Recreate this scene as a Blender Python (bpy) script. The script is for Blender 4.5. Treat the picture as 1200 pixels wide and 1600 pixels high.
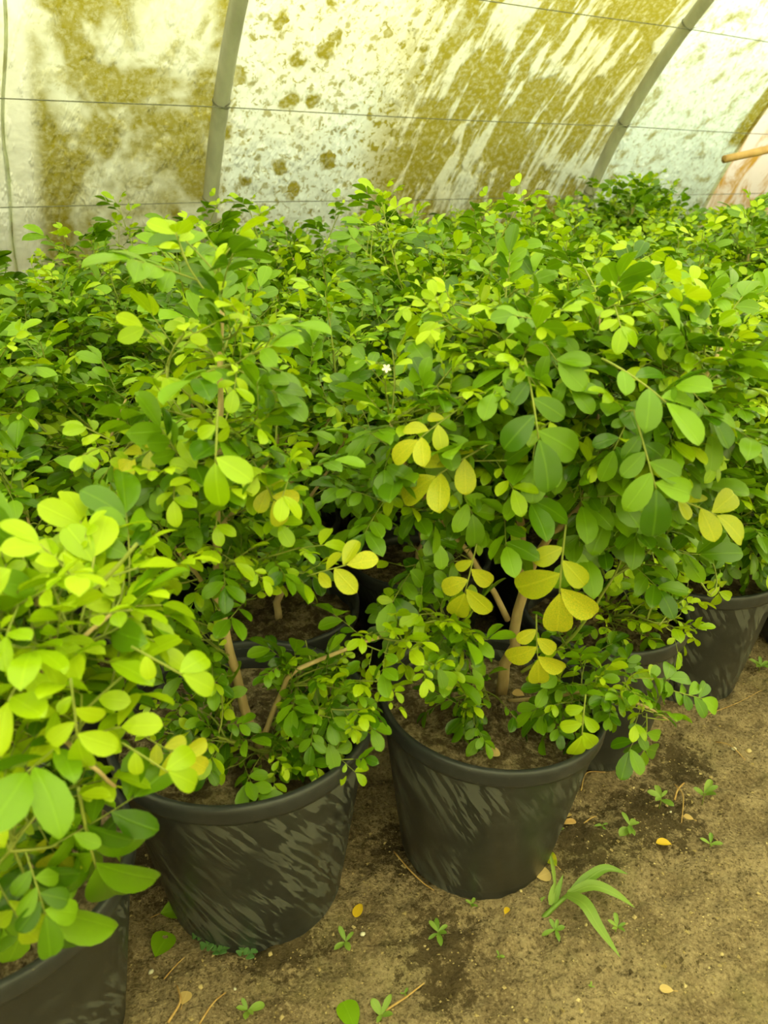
import bpy, math
import numpy as np
from mathutils import Vector, Matrix

for o in list(bpy.data.objects):
    bpy.data.objects.remove(o, do_unlink=True)
SC = bpy.context.scene
COL = SC.collection
rad = math.radians

# ------------------------------------------------------------------ camera, world, sun, exposure
CAM_H, PITCH, FPX = 1.21, 23.6, 1200.0
cam_d = bpy.data.cameras.new('camera')
cam_d.sensor_fit = 'VERTICAL'
cam_d.sensor_height = 36.0
cam_d.lens = 36.0 * FPX / 1600.0
cam_d.clip_start = 0.02
cam_d.dof.use_dof = True
cam_d.dof.focus_distance = 1.55
cam_d.dof.aperture_fstop = 5.0
cam = bpy.data.objects.new('camera', cam_d)
cam.location = (0, 0, CAM_H)
cam.rotation_euler = (rad(90 - PITCH), 0, 0)
COL.objects.link(cam)
SC.camera = cam

world = bpy.data.worlds.new('world')
SC.world = world
world.use_nodes = True
wn = world.node_tree.nodes
wl = world.node_tree.links
wbg = wn['Background']
sky = wn.new('ShaderNodeTexSky')
sky.sky_type = 'NISHITA'
sky.sun_disc = False
sky.sun_elevation = rad(62)
sky.sun_rotation = rad(130)
sky.air_density = 1.0
sky.dust_density = 3.0
haze = wn.new('ShaderNodeMix')          # hot hazy sky: the blue washed out evenly all over
haze.data_type = 'RGBA'
haze.blend_type = 'MULTIPLY'
haze.inputs[0].default_value = 1.0
haze.inputs[7].default_value = (1.12, 1.0, 0.72, 1.0)
wl.new(sky.outputs[0], haze.inputs[6])
wl.new(haze.outputs[2], wbg.inputs[0])
wbg.inputs[1].default_value = 0.16

sun_d = bpy.data.lights.new('sun', 'SUN')
sun_d.energy = 11.5
sun_d.angle = rad(1.0)
sun_d.color = (1.0, 0.95, 0.86)
sun = bpy.data.objects.new('sun', sun_d)
SUN_DIR = Vector((0.27, -0.25, 0.93)).normalized()      # towards the sun
sun.rotation_euler = SUN_DIR.to_track_quat('Z', 'Y').to_euler()
sun.location = (0, 0, 8)
COL.objects.link(sun)

SC.view_settings.view_transform = 'Standard'
SC.view_settings.look = 'None'
SC.view_settings.gamma = 1.0
SC.view_settings.use_curve_mapping = False
SC.view_settings.exposure = 0.45
try:
    SC.cycles.use_adaptive_sampling = True
    SC.cycles.adaptive_threshold = 0.08
    SC.cycles.adaptive_min_samples = 16
    SC.cycles.max_bounces = 6
    SC.cycles.diffuse_bounces = 4
    SC.cycles.transmission_bounces = 8
except Exception:
    pass

# ------------------------------------------------------------------ the place: directions and measures
AX = rad(57.0)                                  # tunnel axis, degrees to the right of straight ahead
WD = np.array([math.sin(AX), math.cos(AX), 0.0])    # along the tunnel (to the right)
ND = np.array([-math.cos(AX), math.sin(AX), 0.0])   # across it, towards the far side
ARC_D, ARC_R = 0.75, 2.65                       # hoop centre line and radius
HOOP_T = [-3.054, -0.918, 1.218, 3.354, 5.49, 7.626]
T0, T1 = -4.2, 8.6
SINP, COSP = math.sin(rad(PITCH)), math.cos(rad(PITCH))


def ray(px, py):
    a, b = (px - 600.0) / FPX, (800.0 - py) / FPX
    return np.array([a, COSP + b * SINP, b * COSP - SINP])


def P(px, py, Y):
    """world point on the sight line of a photo pixel at forward distance Y"""
    d = ray(px, py)
    return np.array([0, 0, CAM_H]) + d * (Y / d[1])


def G(px, py, z=0.0):
    """ground point under a photo pixel"""
    d = ray(px, py)
    return np.array([0, 0, CAM_H]) + d * ((z - CAM_H) / d[2])


def proj(p):
    x, y, z = p[0], p[1], p[2] - CAM_H
    dep = y * COSP - z * SINP
    up = y * SINP + z * COSP
    if dep < 0.05:
        return (1e5, 1e5, dep)
    return (600 + FPX * x / dep, 800 - FPX * up / dep, dep)


def TW(t, d, z=0.0):
    p = WD * t + ND * d
    return np.array([p[0], p[1], z])


def arc_pt(t, ang, r=ARC_R):
    """point on the hoop tunnel: ang 0 = far foot, 90 = crown, 180 = near foot"""
    return TW(t, ARC_D + r * math.cos(ang), r * math.sin(ang))


def film_limit(z):
    return ARC_D + math.sqrt(max(0.01, ARC_R ** 2 - z * z))


# ------------------------------------------------------------------ helpers
class MB:
    def __init__(self):
        self.v, self.f, self.m, self.uv, self.n = [], [], [], [], 0

    def add(self, verts, faces, mat=0, uv=None):
        verts = np.asarray(verts, float)
        self.v.append(verts)
        n = self.n
        self.f.extend([tuple(i + n for i in f) for f in faces])
        self.m.extend([mat] * len(faces))
        self.uv.append(np.asarray(uv, float) if uv is not None else np.zeros((len(verts), 2)))
        self.n += len(verts)

    def tube(self, pts, radii, seg=6, mat=0, cap=True):
        pts = np.asarray(pts, float)
        k = len(pts)
        if np.isscalar(radii):
            radii = [radii] * k
        tang = np.gradient(pts, axis=0)
        tang /= np.linalg.norm(tang, axis=1)[:, None] + 1e-9
        ref = np.array([0.31, 0.87, 0.13])
        if abs(np.dot(tang[0], ref / np.linalg.norm(ref))) > 0.9:
            ref = np.array([0.9, -0.2, 0.3])
        V, UV = [], []
        u = np.cross(tang[0], ref)
        u /= np.linalg.norm(u)
        L = 0
        for i in range(k):
            u = u - tang[i] * np.dot(u, tang[i])
            u /= np.linalg.norm(u) + 1e-9
            w = np.cross(tang[i], u)
            if i:
                L += np.linalg.norm(pts[i] - pts[i - 1])
            for j in range(seg):
                a = 2 * math.pi * j / seg
                V.append(pts[i] + radii[i] * (math.cos(a) * u + math.sin(a) * w))
                UV.append((j / seg, L))
        F = []
        for i in range(k - 1):
            for j in range(seg):
                j2 = (j + 1) % seg
                F.append((i * seg + j, i * seg + j2, (i + 1) * seg + j2, (i + 1) * seg + j))
        if cap:
            F.append(tuple(range(seg - 1, -1, -1)))
            F.append(tuple((k - 1) * seg + j for j in range(seg)))
        self.add(V, F, mat, UV)

    def lathe(self, prof, seg=56, mat=0):
        k = len(prof)
        V, UV, F = [], [], []
        L = 0
        for i, (r, z) in enumerate(prof):
            if i:
                L += math.hypot(r - prof[i - 1][0], z - prof[i - 1][1])
            for j in range(seg + 1):
                a = 2 * math.pi * j / seg
                V.append((r * math.cos(a), r * math.sin(a), z))
                UV.append((j / seg, L))
        for i in range(k - 1):
            for j in range(seg):
                F.append((i * (seg + 1) + j, i * (seg + 1) + j + 1, (i + 1) * (seg + 1) + j + 1, (i + 1) * (seg + 1) + j))
        self.add(V, F, mat, UV)

    def mesh(self, name, mats, smooth=True):
        me = bpy.data.meshes.new(name)
        V = np.concatenate(self.v) if self.v else np.zeros((0, 3))
        me.from_pydata(V.tolist(), [], self.f)
        for m in mats:
            me.materials.append(m)
        if len(mats) > 1:
            me.polygons.foreach_set('material_index', self.m)
        if smooth:
            me.polygons.foreach_set('use_smooth', [True] * len(self.f))
        uvl = me.uv_layers.new(name='UVMap')
        idx = np.zeros(len(me.loops), dtype=np.int32)
        me.loops.foreach_get('vertex_index', idx)
        UV = np.concatenate(self.uv)
        uvl.data.foreach_set('uv', UV[idx].astype(np.float32).ravel())
        me.update()
        return me


def link(name, me, parent=None, mat=None):
    o = bpy.data.objects.new(name, me)
    COL.objects.link(o)
    if parent is not None:
        o.parent = parent
    if mat is not None:
        o.matrix_basis = mat
    return o


def tag(o, label=None, cat=None, group=None, kind=None):
    if label:
        o['label'] = label
    if cat:
        o['category'] = cat
    if group:
        o['group'] = group
    if kind:
        o['kind'] = kind
    return o


def empty(name, loc):
    o = bpy.data.objects.new(name, None)
    o.empty_display_size = 0.1
    o.location = tuple(loc)
    COL.objects.link(o)
    return o


def nrm(v):
    v = np.asarray(v, float)
    return v / (np.linalg.norm(v) + 1e-12)


def frame(pos, d, up, s=1.0):
    """4x4: local Y along d, local Z towards up, origin pos, scale s"""
    y = nrm(d)
    z = np.asarray(up, float) - y * np.dot(up, y)
    if np.linalg.norm(z) < 1e-4:
        z = np.cross(y, [1, 0, 0.2])
    z = nrm(z)
    x = np.cross(y, z)
    M = np.eye(4)
    M[:3, 0], M[:3, 1], M[:3, 2], M[:3, 3] = x * s, y * s, z * s, pos
    return M


def spline(pts, n):
    """Catmull-Rom through pts"""
    p = np.asarray(pts, float)
    if len(p) == 2:
        return np.linspace(p[0], p[1], n)
    q = np.vstack([2 * p[0] - p[1], p, 2 * p[-1] - p[-2]])
    out = []
    for x in np.linspace(0, len(p) - 1 - 1e-9, n):
        i = int(x)
        t = x - i
        a, b, c, d = q[i], q[i + 1], q[i + 2], q[i + 3]
        out.append(0.5 * (2 * b + (c - a) * t + (2 * a - 5 * b + 4 * c - d) * t * t + (3 * b - a - 3 * c + d) * t ** 3))
    return np.array(out)


def vnoise(x, y, seed=0):
    """cheap smooth value noise on arrays"""
    xi, yi = np.floor(x).astype(np.int64), np.floor(y).astype(np.int64)
    xf, yf = x - xi, y - yi
    u, v = xf * xf * (3 - 2 * xf), yf * yf * (3 - 2 * yf)

    def h(a, b):
        n = (a * 374761393 + b * 668265263 + seed * 974634777) & 0xffffffff
        n = ((n ^ (n >> 13)) * 1274126177) & 0xffffffff
        return ((n ^ (n >> 16)) & 0xffff) / 65535.0
    return (h(xi, yi) * (1 - u) + h(xi + 1, yi) * u) * (1 - v) + (h(xi, yi + 1) * (1 - u) + h(xi + 1, yi + 1) * u) * v


# ------------------------------------------------------------------ materials
def mat_new(name):
    m = bpy.data.materials.new(name)
    m.use_nodes = True
    nt = m.node_tree
    nt.nodes.clear()
    out = nt.nodes.new('ShaderNodeOutputMaterial')
    return m, nt, out


def N(nt, typ, **kw):
    n = nt.nodes.new(typ)
    for k, v in kw.items():
        if k in ('op',):
            n.operation = v
        elif k == 'blend':
            n.blend_type = v
        else:
            setattr(n, k, v)
    return n


def math_n(nt, op, a, b=None, c=None, clamp=False):
    n = nt.nodes.new('ShaderNodeMath')
    n.operation = op
    n.use_clamp = clamp
    for i, x in enumerate((a, b, c)):
        if x is None:
            continue
        if isinstance(x, (int, float)):
            n.inputs[i].default_value = x
        else:
            nt.links.new(x, n.inputs[i])
    return n.outputs[0]


def smooth_n(nt, x, lo, hi):
    n = nt.nodes.new('ShaderNodeMapRange')
    n.interpolation_type = 'SMOOTHSTEP'
    nt.links.new(x, n.inputs[0])
    n.inputs[1].default_value, n.inputs[2].default_value = lo, hi
    n.inputs[3].default_value, n.inputs[4].default_value = 0.0, 1.0
    return n.outputs[0]


def mix_c(nt, fac, a, b, blend='MIX'):
    n = nt.nodes.new('ShaderNodeMix')
    n.data_type = 'RGBA'
    n.blend_type = blend
    for i, x in ((0, fac), (6, a), (7, b)):
        if isinstance(x, (int, float)):
            n.inputs[i].default_value = x
        elif isinstance(x, (tuple, list)):
            n.inputs[i].default_value = (*x, 1.0)
        else:
            nt.links.new(x, n.inputs[i])
    return n.outputs[2]


def noise_n(nt, vec, scale, detail=3.0, rough=0.55, dist=0.0, dim='3D'):
    n = nt.nodes.new('ShaderNodeTexNoise')
    n.noise_dimensions = dim
    n.inputs['Scale'].default_value = scale
    n.inputs['Detail'].default_value = detail
    n.inputs['Roughness'].default_value = rough
    n.inputs['Distortion'].default_value = dist
    if vec is not None:
        nt.links.new(vec, n.inputs['Vector'])
    return n.outputs[0]


def map_n(nt, vec, scale=(1, 1, 1), rot=(0, 0, 0), loc=(0, 0, 0)):
    n = nt.nodes.new('ShaderNodeMapping')
    n.inputs['Scale'].default_value = scale
    n.inputs['Rotation'].default_value = rot
    n.inputs['Location'].default_value = loc
    nt.links.new(vec, n.inputs[0])
    return n.outputs[0]


def leaf_mat(name, c_dark, c_light, rough=0.34, trans=0.30, mottle=None):
    m, nt, out = mat_new(name)
    geo = N(nt, 'ShaderNodeNewGeometry')
    oi = N(nt, 'ShaderNodeObjectInfo')
    tc = N(nt, 'ShaderNodeTexCoord')
    r = math_n(nt, 'FRACT', math_n(nt, 'ADD', geo.outputs['Random Per Island'], math_n(nt, 'MULTIPLY', oi.outputs['Random'], 7.31)))
    col = mix_c(nt, r, c_dark, c_light)
    if mottle:
        blot = noise_n(nt, tc.outputs['Object'], 60.0, 2.0)
        col = mix_c(nt, smooth_n(nt, blot, 0.42, 0.62), col, mottle)
    # paler midrib from the leaf's own lengthwise coordinate
    sep = N(nt, 'ShaderNodeSeparateXYZ')
    nt.links.new(tc.outputs['UV'], sep.inputs[0])
    du = math_n(nt, 'ABSOLUTE', math_n(nt, 'SUBTRACT', sep.outputs[0], 0.5))
    rib = math_n(nt, 'SUBTRACT', 1.0, smooth_n(nt, du, 0.01, 0.05))
    col = mix_c(nt, math_n(nt, 'MULTIPLY', rib, 0.14), col, tuple(min(1, c * 1.5 + 0.02) for c in c_light))
    bsdf = N(nt, 'ShaderNodeBsdfPrincipled')
    nt.links.new(col, bsdf.inputs['Base Color'])
    nt.links.new(math_n(nt, 'ADD', rough - 0.10, math_n(nt, 'MULTIPLY', r, 0.22)), bsdf.inputs['Roughness'])
    bsdf.inputs['Specular IOR Level'].default_value = 0.48
    # raised midrib
    bp = N(nt, 'ShaderNodeBump')
    bp.inputs['Strength'].default_value = 0.25
    bp.inputs['Distance'].default_value = 0.001
    nt.links.new(rib, bp.inputs['Height'])
    nt.links.new(bp.outputs[0], bsdf.inputs['Normal'])
    tr = N(nt, 'ShaderNodeBsdfTranslucent')
    tcol = mix_c(nt, 1.0, col, (1.25, 1.15, 0.55), 'MULTIPLY')
    nt.links.new(tcol, tr.inputs['Color'])
    mx = N(nt, 'ShaderNodeMixShader')
    mx.inputs[0].default_value = trans
    nt.links.new(bsdf.outputs[0], mx.inputs[1])
    nt.links.new(tr.outputs[0], mx.inputs[2])
    nt.links.new(mx.outputs[0], out.inputs[0])
    return m


def plain_mat(name, c1, c2, scale=30, rough=0.7, bump=0.0, bump_scale=80, stretch=(1, 1, 1), spec=0.4, metal=0.0):
    m, nt, out = mat_new(name)
    tc = N(nt, 'ShaderNodeTexCoord')
    oi = N(nt, 'ShaderNodeObjectInfo')
    vec = map_n(nt, tc.outputs['Object'], stretch)
    f = noise_n(nt, vec, scale, 4.0)
    col = mix_c(nt, smooth_n(nt, f, 0.3, 0.7), c1, c2)
    b = N(nt, 'ShaderNodeBsdfPrincipled')
    nt.links.new(col, b.inputs['Base Color'])
    b.inputs['Roughness'].default_value = rough
    b.inputs['Specular IOR Level'].default_value = spec
    b.inputs['Metallic'].default_value = metal
    if bump:
        bp = N(nt, 'ShaderNodeBump')
        bp.inputs['Strength'].default_value = bump
        bp.inputs['Distance'].default_value = 0.004
        nt.links.new(noise_n(nt, vec, bump_scale, 4.0), bp.inputs['Height'])
        nt.links.new(bp.outputs[0], b.inputs['Normal'])
    nt.links.new(b.outputs[0], out.inputs[0])
    return m


M_LEAF = leaf_mat('leaf_green', (0.050, 0.142, 0.003), (0.220, 0.415, 0.005), 0.30, 0.25)
M_YOUNG = leaf_mat('leaf_young', (0.270, 0.460, 0.004), (0.470, 0.640, 0.007), 0.34, 0.32)
M_YELLOW = leaf_mat('leaf_yellow', (0.480, 0.520, 0.015), (0.680, 0.620, 0.025), 0.38, 0.30, mottle=(0.36, 0.48, 0.015))
M_GOLD = leaf_mat('leaf_fallen_yellow', (0.75, 0.48, 0.02), (0.80, 0.55, 0.03), 0.45, 0.2)
M_PALE = leaf_mat('leaf_fallen_tan', (0.55, 0.36, 0.14), (0.62, 0.46, 0.20), 0.6, 0.15)
M_WEED = leaf_mat('weed_leaf', (0.17, 0.31, 0.04), (0.28, 0.42, 0.07), 0.42, 0.25)
M_CLOVER = leaf_mat('clover_leaf', (0.07, 0.17, 0.05), (0.11, 0.24, 0.07), 0.5, 0.2)
M_TWIG = plain_mat('green_twig', (0.20, 0.26, 0.035), (0.30, 0.34, 0.06), 40, 0.5)
M_BARK = plain_mat('bark', (0.42, 0.29, 0.14), (0.62, 0.47, 0.26), 30, 0.8, 0.5, 90, (1, 1, 0.25))
M_STICK = plain_mat('dry_stick', (0.42, 0.24, 0.08), (0.60, 0.40, 0.16), 60, 0.8)
M_STONE = plain_mat('pale_stone', (0.50, 0.38, 0.18), (0.68, 0.55, 0.32), 60, 0.8, 0.3, 200)
M_SHELL = plain_mat('white_chip', (0.62, 0.58, 0.46), (0.75, 0.72, 0.62), 50, 0.7)
M_PETAL = plain_mat('white_petal', (0.80, 0.80, 0.70), (0.85, 0.85, 0.78), 50, 0.5)
M_STEEL = plain_mat('galvanised_steel', (0.34, 0.34, 0.29), (0.46, 0.46, 0.40), 12, 0.55, 0.1, 60, (1, 1, 0.3), 0.5, 0.15)
M_WIRE = plain_mat('wire_steel', (0.16, 0.17, 0.14), (0.24, 0.24, 0.2), 30, 0.5, metal=0.4)
M_CANE = plain_mat('cane', (0.42, 0.24, 0.09), (0.56, 0.36, 0.16), 14, 0.6, 0.2, 50)


def film_material():
    """translucent greenhouse film with algae stains and painted outside shadows; UV = (metres along tunnel, metres up the arc from the far foot)"""
    m, nt, out = mat_new('greenhouse_film')
    tc = N(nt, 'ShaderNodeTexCoord')
    uv = tc.outputs['UV']
    sep = N(nt, 'ShaderNodeSeparateXYZ')
    nt.links.new(uv, sep.inputs[0])
    t, s = sep.outputs[0], sep.outputs[1]
    # cloudy algae; in the left bay also blurred outside-plant shadows painted in
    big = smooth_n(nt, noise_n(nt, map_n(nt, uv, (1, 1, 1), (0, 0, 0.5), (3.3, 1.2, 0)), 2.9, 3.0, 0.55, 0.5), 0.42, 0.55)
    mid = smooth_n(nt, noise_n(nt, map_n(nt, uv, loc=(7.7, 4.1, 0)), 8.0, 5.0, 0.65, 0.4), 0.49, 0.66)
    fine = smooth_n(nt, noise_n(nt, map_n(nt, uv, loc=(1.7, 9.1, 0)), 34.0, 4.0, 0.7, 0.5), 0.52, 0.66)
    # round dabs of the second bay
    vor = N(nt, 'ShaderNodeTexVoronoi')
    vor.inputs['Scale'].default_value = 9.0
    vor.inputs['Randomness'].default_value = 1.0
    wob = N(nt, 'ShaderNodeVectorMath')
    wob.operation = 'ADD'
    nz = N(nt, 'ShaderNodeTexNoise')
    nz.inputs['Scale'].default_value = 22.0
    nt.links.new(uv, nz.inputs['Vector'])
    sc_ = N(nt, 'ShaderNodeVectorMath')
    sc_.operation = 'SCALE'
    sc_.inputs['Scale'].default_value = 0.07
    nt.links.new(nz.outputs['Color'], sc_.inputs[0])
    nt.links.new(uv, wob.inputs[0])
    nt.links.new(sc_.outputs[0], wob.inputs[1])
    nt.links.new(wob.outputs[0], vor.inputs['Vector'])
    csep = N(nt, 'ShaderNodeSeparateColor')
    nt.links.new(vor.outputs['Color'], csep.inputs[0])
    lim = math_n(nt, 'MULTIPLY', csep.outputs[0], 0.52)
    dots = smooth_n(nt, math_n(nt, 'SUBTRACT', lim, vor.outputs['Distance']), -0.02, 0.14)
    vor2 = N(nt, 'ShaderNodeTexVoronoi')
    vor2.inputs['Scale'].default_value = 24.0
    nt.links.new(wob.outputs[0], vor2.inputs['Vector'])
    cs2 = N(nt, 'ShaderNodeSeparateColor')
    nt.links.new(vor2.outputs['Color'], cs2.inputs[0])
    dots2 = smooth_n(nt, math_n(nt, 'SUBTRACT', math_n(nt, 'MULTIPLY', cs2.outputs[0], 0.48), vor2.outputs['Distance']), -0.05, 0.15)
    dots = math_n(nt, 'MAXIMUM', dots, math_n(nt, 'MULTIPLY', dots2, 0.75))
    # run-off streaks of the third bay
    st_v = map_n(nt, uv, (1.0, 0.20, 1.0), (0, 0, 0), (0.4, 0.9, 0))
    shear = N(nt, 'ShaderNodeCombineXYZ')
    nt.links.new(math_n(nt, 'ADD', t, math_n(nt, 'MULTIPLY', s, -0.16)), shear.inputs[0])
    nt.links.new(math_n(nt, 'MULTIPLY', s, 0.22), shear.inputs[1])
    wide = noise_n(nt, map_n(nt, uv, loc=(2.2, 6.3, 0)), 4.0, 3.0, 0.6, 0.4)
    st1 = smooth_n(nt, math_n(nt, 'ADD', noise_n(nt, shear.outputs[0], 17.0, 4.0, 0.6, 0.3), math_n(nt, 'MULTIPLY', math_n(nt, 'SUBTRACT', wide, 0.5), 0.75)), 0.38, 0.52)
    st2 = smooth_n(nt, noise_n(nt, map_n(nt, shear.outputs[0], (1, 2.2, 1)), 3.0, 3.0, 0.6, 0.3), 0.25, 0.40)
    streak = math_n(nt, 'MULTIPLY', math_n(nt, 'ADD', math_n(nt, 'MULTIPLY', st1, 0.72), 0.28), st2)
    # where each kind of algae and painted shadow sits along the tunnel
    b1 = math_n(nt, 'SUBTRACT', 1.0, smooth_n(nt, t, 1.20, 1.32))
    b2 = math_n(nt, 'MULTIPLY', smooth_n(nt, t, 1.20, 1.32), math_n(nt, 'SUBTRACT', 1.0, smooth_n(nt, t, 1.85, 2.25)))
    b3 = math_n(nt, 'MULTIPLY', smooth_n(nt, t, 1.75, 2.15), math_n(nt, 'SUBTRACT', 1.0, smooth_n(nt, t, 3.25, 3.5)))
    b4 = smooth_n(nt, t, 3.25, 3.5)
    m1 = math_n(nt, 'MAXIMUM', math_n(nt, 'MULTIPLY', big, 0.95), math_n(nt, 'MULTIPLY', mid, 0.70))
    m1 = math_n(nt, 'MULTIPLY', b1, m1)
    m2 = math_n(nt, 'MULTIPLY', b2, math_n(nt, 'MAXIMUM', dots, math_n(nt, 'MULTIPLY', fine, 0.75)))
    m3 = math_n(nt, 'MULTIPLY', b3, math_n(nt, 'MAXIMUM', streak, math_n(nt, 'MULTIPLY', fine, 0.4)))
    m4 = math_n(nt, 'MULTIPLY', b4, math_n(nt, 'MAXIMUM', math_n(nt, 'MULTIPLY', mid, 0.8), math_n(nt, 'MULTIPLY', fine, 0.4)))
    # a broad dark run beside the end sheet
    bx = math_n(nt, 'ADD', t, math_n(nt, 'MULTIPLY', noise_n(nt, uv, 9.0, 3.0), 0.12))
    band = math_n(nt, 'MULTIPLY', smooth_n(nt, bx, 4.36, 4.40), math_n(nt, 'SUBTRACT', 1.0, smooth_n(nt, bx, 4.50, 4.56)))
    band = math_n(nt, 'MULTIPLY', band, smooth_n(nt, s, 1.40, 1.46))
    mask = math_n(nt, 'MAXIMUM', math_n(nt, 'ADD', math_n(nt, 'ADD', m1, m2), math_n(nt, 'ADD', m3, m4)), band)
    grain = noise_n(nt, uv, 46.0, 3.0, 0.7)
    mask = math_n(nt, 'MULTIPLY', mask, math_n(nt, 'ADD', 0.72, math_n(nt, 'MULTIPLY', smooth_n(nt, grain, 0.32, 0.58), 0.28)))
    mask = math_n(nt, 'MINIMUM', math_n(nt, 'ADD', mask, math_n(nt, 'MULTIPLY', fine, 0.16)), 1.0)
    # crown kept clean to let light in, near-side algae added to dim it
    off = math_n(nt, 'ABSOLUTE', math_n(nt, 'SUBTRACT', s, ARC_R * math.pi / 2))
    hi = math_n(nt, 'ADD', 0.3, math_n(nt, 'MULTIPLY', smooth_n(nt, off, 0.6, 1.5), 0.7))
    near = smooth_n(nt, s, 5.0, 6.2)
    mask = math_n(nt, 'MAXIMUM', mask, math_n(nt, 'MULTIPLY', near, math_n(nt, 'MAXIMUM', big, math_n(nt, 'MULTIPLY', mid, 0.9))))
    mask = math_n(nt, 'MULTIPLY', mask, hi)
    # a paler pleat where two sheets meet
    pl = math_n(nt, 'MULTIPLY', smooth_n(nt, t, 0.40, 0.45), math_n(nt, 'SUBTRACT', 1.0, smooth_n(nt, t, 0.55, 0.62)))
    mask = math_n(nt, 'MULTIPLY', mask, math_n(nt, 'SUBTRACT', 1.0, math_n(nt, 'MULTIPLY', pl, 0.75)))
    hue = noise_n(nt, uv, 1.3, 2.0)
    clean = mix_c(nt, smooth_n(nt, hue, 0.35, 0.65), (0.70, 0.72, 0.39), (0.66, 0.75, 0.49))
    clean = mix_c(nt, b4, clean, (0.64, 0.77, 0.52))
    clean = mix_c(nt, b1, clean, (0.64, 0.68, 0.38))
    clean = mix_c(nt, pl, clean, (0.76, 0.80, 0.50))
    stain_shade = mix_c(nt, noise_n(nt, uv, 5.0, 2.0), (0.22, 0.195, 0.012), (0.28, 0.26, 0.022))
    col = mix_c(nt, mask, clean, stain_shade)
    tr = N(nt, 'ShaderNodeBsdfTranslucent')
    nt.links.new(col, tr.inputs['Color'])
    pb = N(nt, 'ShaderNodeBsdfPrincipled')
    nt.links.new(col, pb.inputs['Base Color'])
    pb.inputs['Roughness'].default_value = 0.45
    bp = N(nt, 'ShaderNodeBump')
    bp.inputs['Strength'].default_value = 0.22
    bp.inputs['Distance'].default_value = 0.012
    nt.links.new(math_n(nt, 'ADD', st1, noise_n(nt, uv, 12.0, 3.0)), bp.inputs['Height'])
    nt.links.new(bp.outputs[0], pb.inputs['Normal'])
    nt.links.new(bp.outputs[0], tr.inputs['Normal'])
    mx = N(nt, 'ShaderNodeMixShader')
    mx.inputs[0].default_value = 0.14
    nt.links.new(tr.outputs[0], mx.inputs[1])
    nt.links.new(pb.outputs[0], mx.inputs[2])
    nt.links.new(mx.outputs[0], out.inputs[0])
    return m


def plain_film_material():
    """the same film over the crown, the near side and the ends: cloudy algae added towards the feet to cut side light, crown kept clean"""
    m, nt, out = mat_new('greenhouse_film_crown')
    tc = N(nt, 'ShaderNodeTexCoord')
    uv = tc.outputs['UV']
    sep = N(nt, 'ShaderNodeSeparateXYZ')
    nt.links.new(uv, sep.inputs[0])
    big = smooth_n(nt, noise_n(nt, map_n(nt, uv, (1, 1, 1), (0, 0, 0.5), (3.3, 1.2, 0)), 2.9, 4.0, 0.6, 0.5), 0.42, 0.58)
    off = math_n(nt, 'ABSOLUTE', math_n(nt, 'SUBTRACT', sep.outputs[1], ARC_R * math.pi / 2))
    mask = math_n(nt, 'MULTIPLY', big, math_n(nt, 'ADD', 0.28, math_n(nt, 'MULTIPLY', smooth_n(nt, off, 0.6, 1.5), 0.66)))  # unseen algae, added thick low down and thin on top to steer light
    col = mix_c(nt, mask, (0.68, 0.735, 0.44), (0.25, 0.225, 0.017))
    tr = N(nt, 'ShaderNodeBsdfTranslucent')
    nt.links.new(col, tr.inputs['Color'])
    df = N(nt, 'ShaderNodeBsdfDiffuse')
    nt.links.new(col, df.inputs['Color'])
    mx = N(nt, 'ShaderNodeMixShader')
    mx.inputs[0].default_value = 0.14
    nt.links.new(tr.outputs[0], mx.inputs[1])
    nt.links.new(df.outputs[0], mx.inputs[2])
    nt.links.new(mx.outputs[0], out.inputs[0])
    return m


def sunlit_sand_material():
    m, nt, out = mat_new('sunlit_sand_sheet')
    tc = N(nt, 'ShaderNodeTexCoord')
    uv = tc.outputs['UV']
    f = smooth_n(nt, noise_n(nt, map_n(nt, uv, (1, 0.5, 1), (0, 0, 0.6)), 7.0, 5.0, 0.65, 0.6), 0.42, 0.60)
    col = mix_c(nt, f, (0.92, 0.84, 0.62), (0.62, 0.36, 0.05))  # sunlit sand outside, painted on a sheet in place of the opening
    tr = N(nt, 'ShaderNodeBsdfTranslucent')
    nt.links.new(col, tr.inputs['Color'])
    df = N(nt, 'ShaderNodeBsdfDiffuse')
    nt.links.new(col, df.inputs['Color'])
    mx = N(nt, 'ShaderNodeMixShader')
    mx.inputs[0].default_value = 0.2
    nt.links.new(tr.outputs[0], mx.inputs[1])
    nt.links.new(df.outputs[0], mx.inputs[2])
    nt.links.new(mx.outputs[0], out.inputs[0])
    return m


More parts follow.
